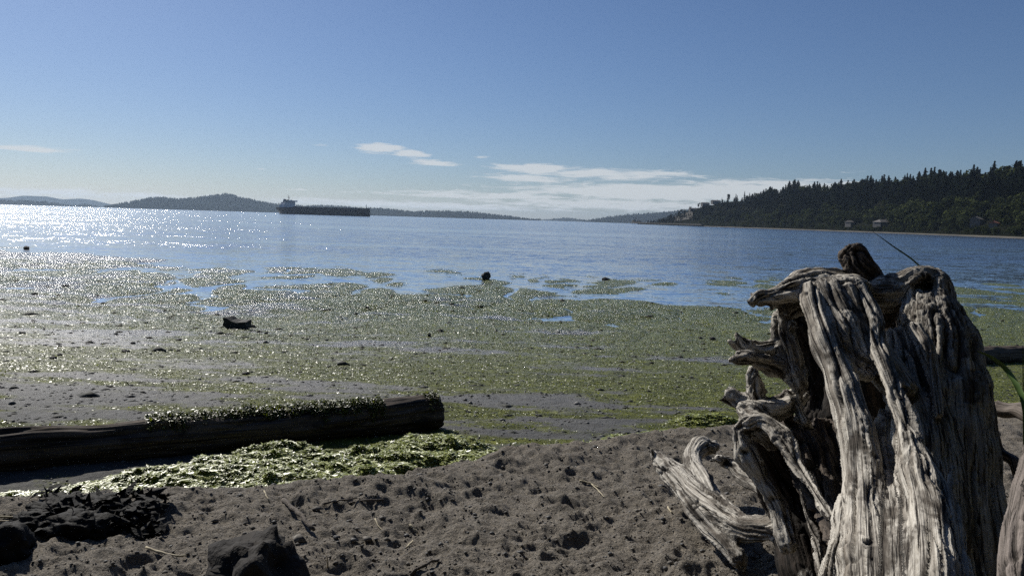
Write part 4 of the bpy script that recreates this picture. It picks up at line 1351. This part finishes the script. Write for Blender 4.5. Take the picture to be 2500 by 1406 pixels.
def flakes(pos, nrm_tilt, size, g, elong=(1, 2.2)):
    """small crumpled blades: verts, faces"""
    n = len(pos)
    az = g.uniform(0, 2 * np.pi, n); ti = np.abs(g.normal(0, nrm_tilt, n)); rz = g.uniform(0, 2 * np.pi, n)
    nv = np.stack([np.sin(ti) * np.cos(az), np.sin(ti) * np.sin(az), np.cos(ti)], 1)
    u = np.cross(nv, np.stack([np.cos(rz), np.sin(rz), 0 * rz], 1)); u /= np.linalg.norm(u, axis=1)[:, None] + 1e-9
    v = np.cross(nv, u)
    s = size[:, None] * .5; el = g.uniform(elong[0], elong[1], n)[:, None]
    cu = g.uniform(-.5, .5, (n, 1)) * s
    a = pos + u * s * el + nv * cu; b = pos + v * s * .8 - nv * cu * .6; c = pos - u * s * el + nv * cu * g.uniform(-.5, 1.2, (n, 1)); d = pos - v * s * .8 - nv * cu
    V = np.stack([a, b, c, d], 1).reshape(-1, 3)
    i = np.arange(n) * 4
    return V, np.concatenate([np.stack([i, i + 1, i + 2], 1), np.stack([i, i + 2, i + 3], 1)])


def build_log():
    g = np.random.default_rng(3)
    B, _ = ground(1078, 1046); A = np.array([-4.75, 4.20, 0.0])
    ax = B - A
    r0, r1 = .158, .158
    A[2] = .945 + .09; B[2] = T(B[0], B[1]) + .125
    B = B + np.array([-.05, .10, 0]); A = A + np.array([0, .12, 0])
    me, P, fr = log_mesh(A, B, r0, r1, 2.2)
    e = empty('beached_log', tuple((A + B) / 2)); tag(e, 'long dark log draped in green seaweed lying across the flats', 'log')
    off = np.array(e.location)
    co = np.array([v.co for v in me.vertices]) - off
    me.vertices.foreach_set('co', co.astype(np.float32).ravel()); me.update()
    link('trunk', me, M['logwood'], e, True)
    a, axd, L_, ea, eb = fr
    side = 1.0 if ea[1] < 0 else -1.0
    # seaweed on top from the middle to near the end
    n = 22000
    def tpos(px):
        p, _ = ground(px, 1060 - (px - 1000) * .1)
        return np.clip(((p - a) @ axd) / L_, 0, 1)
    t0, t1, t2 = tpos(365), tpos(950), tpos(1050)
    t = np.where(g.random(n) < .98, g.uniform(t0, t1, n), g.uniform(t2, .995, n))
    cl = fbm(t * 60, t * 0 + 1.5, 0.0, 3)
    drape = np.clip(fbm(t * 38, t * 0 + 6.5, 0.0, 2) + .25, 0, 1)
    th = np.pi / 2 + g.normal(0, .34, n) + .2 * cl - np.abs(g.normal(0, .9, n)) * drape * np.sign(np.cos(0)) * side
    hgt = .158 + .008 + .026 * np.clip(cl + .45, 0, 1.4) * g.random(n)
    P_ = a + (t * L_)[:, None] * axd + (hgt * np.cos(th))[:, None] * ea + (hgt * np.sin(th))[:, None] * eb
    kk = g.random(n) < np.clip(.75 + 1.2 * fbm(t * 90, th * .8, 0.0, 2), 0, 1)
    V, F = flakes((P_ - off)[kk], .55, g.uniform(.008, .022, kk.sum()), g, (1, 3.0))
    o = link('seaweed_cover', np_mesh('seaweed_cover', V, F), M['algae_dark'], e); o['kind'] = 'stuff'
    # ragged end cap of broken wood
    mb = MB()
    for k in range(26):
        an = g.uniform(0, 6.28); rr = g.uniform(.02, .11)
        c = a + axd * (L_ - .02) + ea * rr * math.cos(an) + eb * rr * math.sin(an) - off
        mb.tube([c, c + axd * g.uniform(.03, .07) + eb * g.normal(0, .008)], [.012, .004], 5)
    mb.build('broken_end', M['twig'], e)
    # second log at the right edge
    c1, _ = ground(2385, 893); c2, _ = ground(2640, 872)
    c1[2] += .11; c2[2] += .11
    c1 = c1 + np.array([-.3, .1, 0]); c2 = c2 + np.array([0, .1, 0])
    me, P, fr = log_mesh(c1, c2, .15, .15, 5.1, nu=90, nv=40)
    tag(link('beached_log', me, M['logwood'], smooth=True), 'short black log lying on the green flats beyond the stump', 'log')
    # weathered planks behind the stump, lower right
    for i, (p0, p1, r_, lab) in enumerate([((2430, 985, 3.6), (2620, 1040, 3.3), .03, 'flat grey driftwood branch leaning behind the stump at the right edge'),
                                           ((2440, 1060, 3.3), (2500, 1180, 3.1), .02, 'thin pale driftwood stick slanting down behind the stump')]):
        q0, q1 = pt(*p0), pt(*p1)
        me, P, fr = log_mesh(q0, q1, r_, r_ * 1.2, 7.7 + i, nu=50, nv=20)
        tag(link('driftwood_branch', me, M['wood_near'], smooth=True), lab, 'driftwood')


build_log()
build_sky_screen()


# ------------------------------------------------------------------ algae on the flats, pebbles
def build_scatter():
    g = np.random.default_rng(77)
    n = 900000
    r = np.exp(g.uniform(np.log(4.6), np.log(46), n)) * 1.0
    a = g.uniform(R(-40), R(40), n)
    x, y = r * np.sin(a), r * np.cos(a)
    z, alg, wet, dry, gra, mk = terrain(x, y, True)
    keep = (g.random(n) < np.clip(alg * 1.25 - .33, 0, 1) * np.interp(r, [4, 7, 12, 46], [.35, .5, .8, .9])) & (dry < .5) & (z > -.02)
    x, y, z, r, mk = x[keep], y[keep], z[keep], r[keep], mk[keep]
    sz = g.uniform(.008, .022, len(x)) * np.interp(r, [4, 10, 25, 46], [.7, .95, 1.4, 1.8])
    V, F = flakes(np.stack([x, y, z + sz * .22], 1), .50, sz, g)
    o = link('sea_lettuce', np_mesh('sea_lettuce', V, F), M['algae'])
    tag(o, 'green sea lettuce scattered over the tidal flats', 'seaweed', kind='stuff')
    # the heaps by the log
    vs = []
    n = 62000
    w = np.array([m[2] * m[3] for m in mounds]); w /= w.sum()
    k = g.choice(len(mounds), n, p=w)
    mm = np.array(mounds)[k]
    x = mm[:, 0] + g.normal(0, .62, n) * mm[:, 2]; y = mm[:, 1] + g.normal(0, .62, n) * mm[:, 3]
    z, alg, wet, dry, gra, mk = terrain(x, y, True)
    keep = (mk > .12) & (dry < .75) & (g.random(n) < .35 + .65 * mk) & (perlin(x * 4.5, y * 9) > -.38)
    x, y, z = x[keep], y[keep], z[keep]
    sz = g.uniform(.010, .030, len(x))
    V, F = flakes(np.stack([x, y, z + sz * .3], 1), .20, sz, g, (.9, 3.0))
    o = link('seaweed_heap', np_mesh('seaweed_heap', V, F), M['algae_fresh'])
    tag(o, 'bright yellow green seaweed washed up in heaps before the log', 'seaweed', kind='stuff')
    # pebbles and shell bits (one mass)
    oct_v = np.array([(1, 0, 0), (-1, 0, 0), (0, 1, 0), (0, -1, 0), (0, 0, 1), (0, 0, -.6)], float)
    oct_f = np.array([(0, 2, 4), (2, 1, 4), (1, 3, 4), (3, 0, 4), (2, 0, 5), (1, 2, 5), (3, 1, 5), (0, 3, 5)])
    def mass(name, label, cat, mat, x, y, z, S):
        k = len(x); th = g.uniform(0, 6.28, k)
        V = oct_v[None] * S[:, None] * g.uniform(.7, 1.25, (k, 6, 1))
        X = V[..., 0] * np.cos(th)[:, None] - V[..., 1] * np.sin(th)[:, None]; Y = V[..., 0] * np.sin(th)[:, None] + V[..., 1] * np.cos(th)[:, None]
        V = np.stack([X + x[:, None], Y + y[:, None], V[..., 2] + z[:, None]], -1).reshape(-1, 3)
        F = (oct_f[None] + (np.arange(k) * 6)[:, None, None]).reshape(-1, 3)
        tag(link(name, np_mesh(name, V, F), mat, smooth=True), label, cat, kind='stuff')
    n = 15000
    r = np.exp(g.uniform(np.log(6), np.log(34), n)); a = g.uniform(R(-40), R(40), n)
    x, y = r * np.sin(a), r * np.cos(a)
    z = terrain(x, y)
    clump = fbm(x * .6, y * 1.4, 3.0, 3)
    k = (z > .0) & (g.random(n) < np.clip(.45 + .9 * clump, .05, 1)) & (y > np.interp(x, BX, BY) + .8)
    x, y, z, r = x[k], y[k], z[k], r[k]
    w = g.lognormal(-3.9, .6, len(x)) * np.interp(r, [6, 15, 34], [.5, .95, 1.3])
    mass('weed_clods', 'small dark clods of weed and mud dotting the flats', 'clods', M['clod'], x, y, z, np.stack([w * 1.5, w, w * g.uniform(.25, .6, len(w))], 1))
    n = 15000
    r = np.exp(g.uniform(np.log(2.4), np.log(6.5), n)); a = g.uniform(R(-40), R(36), n)
    x, y = r * np.sin(a), r * np.cos(a)
    k = y < np.interp(x, BX, BY) + .2
    x, y = x[k], y[k]; z = terrain(x, y)
    w = g.lognormal(-5.6, .55, len(x))
    mass('sand_crumbs', 'crumbs of damp sand and grit on the dry sand', 'grit', M['crumb'], x, y, z + w * .3, np.stack([w * 1.3, w, w * .8], 1))
    n = 16000
    r = np.exp(g.uniform(np.log(2.6), np.log(18), n)); a = g.uniform(R(-40), R(40), n)
    x, y = r * np.sin(a), r * np.cos(a)
    z, alg, wet, dry, gra, mk = terrain(x, y, True)
    keep = g.random(n) < np.where(dry > .5, .28, gra)
    x, y, z, r = x[keep], y[keep], z[keep], r[keep]
    s = g.lognormal(-4.9, .5, len(x)) * np.interp(r, [2.6, 8, 18], [.75, 1.2, 1.9])
    S = np.stack([s * g.uniform(.8, 1.5, len(s)), s * g.uniform(.7, 1.2, len(s)), s * g.uniform(.4, .8, len(s))], 1)
    th = g.uniform(0, 6.28, len(s))
    V = oct_v[None] * S[:, None] * g.uniform(.75, 1.2, (len(s), 6, 1))
    X = V[..., 0] * np.cos(th)[:, None] - V[..., 1] * np.sin(th)[:, None]; Y = V[..., 0] * np.sin(th)[:, None] + V[..., 1] * np.cos(th)[:, None]
    V = np.stack([X + x[:, None], Y + y[:, None], V[..., 2] + (z + S[:, 2] * .2)[:, None]], -1).reshape(-1, 3)
    F = (oct_f[None] + (np.arange(len(s)) * 6)[:, None, None]).reshape(-1, 3)
    o = link('gravel', np_mesh('gravel', V, F), M['pebble'], smooth=True)
    tag(o, 'small dark gravel and shell bits strewn over the sand and flats', 'gravel', kind='stuff')


build_scatter()


# ------------------------------------------------------------------ rocks
def ico(sub=3):
    bm = bmesh.new(); bmesh.ops.create_icosphere(bm, subdivisions=sub, radius=1)
    v = np.array([p.co[:] for p in bm.verts]); f = np.array([[q.index for q in p.verts] for p in bm.faces]); bm.free()
    return v, f


ICO3, ICO4 = ico(3), ico(4)


def rock(name, loc, dims, seed, label, mat, cat='rock', group=None, sub=3, cutn=5, rough=.16, rz=0, freq=1.7):
    g = np.random.default_rng(seed)
    v, f = (ICO3 if sub == 3 else ICO4)
    v = v.copy()
    for k in range(cutn):                                  # flatten facets
        d = g.normal(size=3); d /= np.linalg.norm(d); lim = g.uniform(.55, .85)
        s = v @ d; k_ = s > lim
        v[k_] -= ((s[k_] - lim) * .85)[:, None] * d
    n = v / (np.linalg.norm(v, axis=1)[:, None])
    v = v + n * (rough * fbm(v[:, 0] * freq + seed, v[:, 1] * freq, v[:, 2] * freq, 4))[:, None]
    v = v * np.array(dims) / 2
    c, s = math.cos(rz), math.sin(rz)
    v = np.stack([v[:, 0] * c - v[:, 1] * s, v[:, 0] * s + v[:, 1] * c, v[:, 2]], 1)
    o = link(name, np_mesh(name, v, f), mat, smooth=True, loc=tuple(loc))
    tag(o, label, cat, group)
    return o


def build_rocks():
    # half buried boulder, bottom left
    p = plane_hit(598, 1425, 1.12)
    rock('boulder', (p[0], p[1] + .04, 1.12), (.50, .42, .44), 4, 'dark half buried boulder at the bottom edge of the sand', M['boulder'], 'boulder', sub=4, cutn=12, rough=.26, freq=2.3)
    # angular block out on the flats
    c, dd = ground(572, 803)
    s = dd / F_PX
    prof = [(-28, 26), (-20, 25), (-10, 18), (4, 14), (30, 17), (30.5, 2), (31, -6), (-16, -8), (-22, 2), (-29, 8), (-26, 16)]
    mb = MB(); n = len(prof)
    bm = bmesh.new()
    fr = [bm.verts.new((x * s, 0, y * s)) for x, y in prof]; bk = [bm.verts.new((x * s * .86 + .03, .30, (y * s * .8 + .05))) for x, y in prof]
    bm.faces.new(fr); bm.faces.new(bk[::-1])
    for i in range(n): bm.faces.new((fr[i], bk[i], bk[(i + 1) % n], fr[(i + 1) % n]))
    bmesh.ops.recalc_face_normals(bm, faces=bm.faces)
    bmesh.ops.triangulate(bm, faces=bm.faces)
    bmesh.ops.subdivide_edges(bm, edges=bm.edges, cuts=3, use_grid_fill=True)
    for v in bm.verts:
        q = np.array(v.co[:]) * 9
        v.co += Vector((perlin(q[0:1], q[1:2], q[2:3] + .3)[0], perlin(q[0:1] + 5, q[1:2], q[2:3] + .3)[0], perlin(q[0:1], q[1:2] + 7, q[2:3] + .3)[0])) * .012
    me = bpy.data.meshes.new('block'); bm.to_mesh(me); bm.free()
    tag(link('stone_block', me, M['rock'], loc=(c[0], c[1], c[2] + .01)), 'angular black block with an upturned left corner out on the flats', 'rock')
    # standing stone in the shallows
    c, dd = ground(1187, 682); s = dd / F_PX
    rock('shore_rock', (c[0], c[1], .10), (24 * s, .4, 30 * s), 12, 'upright pointed rock standing at the water edge near the middle', M['rock'], rough=.34, cutn=10, freq=2.4)
    c, dd = ground(1480, 683); s = dd / F_PX
    rock('shore_rock', (c[0], c[1], .03), (20 * s, .3, 10 * s), 13, 'low rounded rock in the shallows right of the upright one', M['rock'], rough=.3, freq=2.4)
    c, dd = ground(65, 609); s = dd / F_PX
    rock('shore_rock', (c[0], c[1], .08), (13 * s, .3, 11 * s), 14, 'tiny dark rock on the tip of the left spit', M['rock'], rough=.3, freq=2.4)
    spots = [(1740, 829, 15, 9, 'larger of two black stones close together left of the stump'), (1710, 827, 10, 7, 'smaller of two black stones close together left of the stump'),
             (1048, 822, 9, 9, 'small pointed black stone on grey gravel in the middle of the flats'), (55, 815, 15, 6, 'flat dark stone near the left edge of the flats'),
             (130, 876, 17, 8, 'dark stone in the glare at lower left of the flats'), (146, 868, 13, 7, 'dark stone just behind another in the lower left glare'),
             (290, 796, 18, 4, 'thin flat stone on the flats left of the black block'), (291, 811, 16, 4, 'thin flat stone just nearer than its twin left of the block'),
             (325, 839, 15, 6, 'dark stone in the bright wet patch left of the block'), (437, 831, 17, 6, 'dark stone below and left of the black block'),
             (306, 859, 22, 7, 'widest dark stone in the wet patch at left'), (600, 914, 20, 7, 'dark stone on the flats behind the log'), (435, 858, 10, 6, 'little dark stone in the wet patch near the widest one'),
             (896, 752, 9, 5, 'small dark stone beside a runnel in the middle left'), (650, 815, 10, 7, 'small dark stone right of the black block')]
    for i, (px, py, w, h, lab) in enumerate(spots):
        c, dd = ground(px, py); s = dd / F_PX
        rock('beach_stone', (c[0], c[1], c[2] + h * s * .25), (w * s, w * s * .9, h * s * 1.1), 30 + i, lab, M['rock'], group='dark stones on the flats', rough=.28, freq=2.4)
    # near pebbles
    for i, (px, py, w, lab) in enumerate([(1715, 1347, 14, 'pale round pebble on the sand left of the forked root'), (1618, 1270, 13, 'grey pebble on the sand below the forked root tip'),
                                          (1665, 1330, 11, 'dark pebble left of the pale round one'), (1160, 1258, 12, 'round pebble on the sand below the seaweed heaps'),
                                          (820, 1313, 15, 'dark pebble on the sand right of the stick'), (1200, 1305, 16, 'dark flat pebble in a hollow of the sand'),
                                          (882, 1208, 11, 'black pebble on the sand just below the seaweed'), (1625, 1390, 16, 'grey pebble near the bottom edge left of the stump'),
                                          (1490, 1355, 14, 'dark pebble at the lower middle of the sand'), (390, 1275, 16, 'black stone beside the dead kelp')]):
        c, dd = ground(px, py); s = dd / F_PX
        rock('pebble', (c[0], c[1], c[2] + .15 * w * s), (w * s, w * s * .8, w * s * .6), 60 + i, lab, M['pebble'], 'pebble', 'pebbles on the dry sand', rough=.08)
    # dead kelp heap and its stone at the left
    g = np.random.default_rng(9)
    c, dd = ground(230, 1262)
    e = empty('kelp_heap', (c[0], c[1], c[2])); tag(e, 'heap of black dead kelp and clods at the left of the berm', 'kelp')
    for i, (px, py, w, d, h) in enumerate([(150, 1245, .28, .2, .13), (250, 1240, .26, .16, .1), (190, 1290, .3, .2, .13), (350, 1252, .2, .16, .09), (90, 1280, .24, .18, .1), (120, 1262, .2, .14, .12), (215, 1262, .18, .14, .11), (290, 1262, .2, .12, .09), (170, 1300, .2, .12, .09)]):
        q, _ = ground(px, py)
        o = rock('clod', np.array([q[0], q[1], q[2] + .01]) - np.array([c[0], c[1], c[2]]), (w, d, h * .95), 90 + i, None, M['kelp'], None, rough=.42, cutn=2, sub=4, freq=3.2)
        o.parent = e
    n = 260
    u = g.uniform(90, 400, n); v_ = g.uniform(1228, 1300, n)
    xy = np.array([plane_hit(a, b, 1.12)[:2] for a, b in zip(u, v_)])
    z = terrain(xy[:, 0], xy[:, 1])
    V, F = flakes(np.stack([xy[:, 0], xy[:, 1], z + g.uniform(0, .06, n)], 1) - np.array([c[0], c[1], c[2]]), .8, g.uniform(.02, .07, n), g, (1, 3))
    o = link('blades', np_mesh('blades', V, F), M['kelp'], e); o['kind'] = 'stuff'
    c, dd = ground(8, 1360)
    rock('edge_rock', (c[0], c[1], c[2] + .03), (.26, .24, .22), 120, 'wet black rock cut off by the lower left edge', M['kelp'], 'rock', rough=.3, sub=4)


build_rocks()


# ------------------------------------------------------------------ twigs, straws, grass
def build_twigs():
    g = np.random.default_rng(31)
    items = [('stick', 'twig', [(690, 1226), (715, 1252), (742, 1280), (766, 1302)], .014, 'thick bare stick stuck in the sand below the seaweed', 'stick'),
             ('twig', 'twig', [(788, 1233), (830, 1228), (872, 1220)], .006, 'thin dark twig flat on the sand, left one of two', 'twig'),
             ('twig', 'twig', [(852, 1231), (895, 1228), (936, 1227)], .006, 'thin dark twig flat on the sand, right one of two', 'twig'),
             ('straw', 'straw', [(1415, 1174), (1440, 1184), (1464, 1194)], .004, 'pale straw crossing another on the sand left of the forked root', 'straw'),
             ('straw', 'straw', [(1445, 1184), (1460, 1200), (1476, 1216)], .0035, 'shorter pale straw under the crossing one', 'straw'),
             ('straw', 'straw', [(356, 1342), (395, 1356), (432, 1363), (455, 1362)], .006, 'curved pale straw left of the half buried boulder', 'straw'),
             ('straw', 'straw', [(276, 1294), (312, 1286)], .006, 'short pale straw below the kelp heap', 'straw'),
             ('straw', 'straw', [(242, 1254), (265, 1262), (290, 1271)], .004, 'straw lying across the kelp heap', 'straw'),
             ('straw', 'straw', [(262, 1262), (272, 1240), (282, 1232)], .004, 'bent straw sticking up from the kelp heap', 'straw'),
             ('reed', 'straw', [(-20, 1268), (40, 1269), (96, 1271)], .005, 'long straw at the left edge, upper of two', 'straw'),
             ('reed', 'straw', [(-20, 1277), (60, 1279), (140, 1276)], .004, 'long straw at the left edge, lower of two', 'straw'),
             ('twig', 'twig', [(1003, 1408), (1040, 1388), (1072, 1370)], .008, 'brown twig at the bottom edge in the middle', 'twig'),
             ('straw', 'straw', [(916, 1268), (925, 1290), (946, 1310)], .003, 'fine curved straw over a dark hollow in the sand', 'straw'),
             ('wood_chip', 'straw', [(996, 1286), (1008, 1296), (1020, 1308)], .006, 'pale splintered wood chip on the sand', 'wood chip'),
             ('straw', 'straw', [(992, 1342), (1008, 1325)], .006, 'short pale chip of reed below the wood chip', 'straw'),
             ('straw', 'straw', [(644, 1200), (656, 1226)], .005, 'straw leaning on the edge of the seaweed above the stick', 'straw'),
             ('wood_chip', 'straw', [(1630, 1240), (1640, 1256)], .006, 'tiny pale chip on the sand left of the forked root', 'wood chip'),
             ('twig', 'twig', [(345, 1370 - 30), (300, 1300), (330, 1262), (352, 1246)][1:], .004, 'thin dark twig leaning over the kelp clods', 'twig'),
             ('twig', 'twig', [(1530, 1205), (1555, 1195), (1570, 1192)], .006, 'crooked dark twig near the forked root', 'twig')]
    for k, (nm, mt, pts, r, lab, cat) in enumerate(items):
        P = []
        for i, (px, py) in enumerate(pts):
            c, _ = ground(px, py); P.append(c + np.array([0, 0, r * (1.0 + (1.2 if 0 < i < len(pts) - 1 else .4))]))
        C = catmull([(*p, r) for p in P], 4)
        rad = r * (1 - .35 * np.linspace(0, 1, len(C))) * (1 + .15 * g.normal(size=len(C)))
        mb = MB(); mb.tube(C[:, :3] + g.normal(0, r * .3, (len(C), 3)), list(rad), 6)
        tag(mb.build(nm, M[mt], smooth=True), lab, cat)
    # one straw standing upright
    c, _ = ground(800, 1388); d = pt(797, 1354, _)
    mb = MB(); mb.tube([c, (c + d) / 2 + .002, d], [.004, .003, .002], 5); tag(mb.build('straw', M['straw']), 'straw standing upright in the sand right of the boulder', 'straw')
    # grass blades by the stump
    def blade(pts, w, lab):
        P = catmull([(*pt(a, b, c), w_) for a, b, c, w_ in pts], 8)
        vs, fs = [], []
        side = np.array([.85, -.2, .45])
        for i, p in enumerate(P):
            t = P[min(i + 1, len(P) - 1)][:3] - P[max(i - 1, 0)][:3]; t /= np.linalg.norm(t) + 1e-9
            s_ = np.cross(t, [0.25, 1, .1]); s_ /= np.linalg.norm(s_); nn = np.cross(s_, t)
            q = p[:3]; w_ = p[3] * w
            vs += [tuple(q - s_ * w_), tuple(q + nn * w_ * .35), tuple(q + s_ * w_)]
        for i in range(len(P) - 1):
            for k in (0, 1): fs.append((3 * i + k, 3 * i + k + 1, 3 * i + 4 + k, 3 * i + 3 + k))
        tag(link('grass_blade', np_mesh('grass_blade', np.array(vs), np.array(fs)), M['grass'], smooth=True), lab, 'grass')
    blade([(2130, 565, 3.9, .15), (2180, 601, 3.9, .8), (2240, 645, 3.9, 1), (2300, 720, 3.9, 1.1), (2350, 850, 3.9, 1.2), (2380, 1096, 3.9, 1.3)], .004, 'thin green grass blade rising behind the top of the stump')
    blade([(2386, 857, 2.6, .2), (2420, 872, 2.6, .8), (2455, 900, 2.6, 1.2), (2485, 945, 2.55, 1.4), (2503, 1000, 2.5, 1.4), (2512, 1130, 2.45, 1.4), (2515, 1340, 2.45, 1.5)], .0065, 'broad arching green grass blade at the right edge')
    blade([(2497, 842, 2.8, .3), (2498, 930, 2.8, .8), (2499, 1050, 2.8, 1), (2500, 1280, 2.8, 1)], .0025, 'fine upright grass stem at the right edge')


build_twigs()


# ------------------------------------------------------------------ air
def build_haze():
    mb = MB(); mb.box(-15000, 15000, -1500, 15200, -12, 190)
    t = NT('haze_air')
    v = t.n('VolumePrincipled')
    v.inputs['Color'].default_value = (.60, .78, 1.0, 1)
    v.inputs['Density'].default_value = .00004
    v.inputs['Anisotropy'].default_value = .35
    t.l(v.outputs[0], t.out.inputs['Volume'])
    o = mb.build('haze', t.mt)
    tag(o, 'pale sea haze over the bay', kind='stuff')


build_haze()
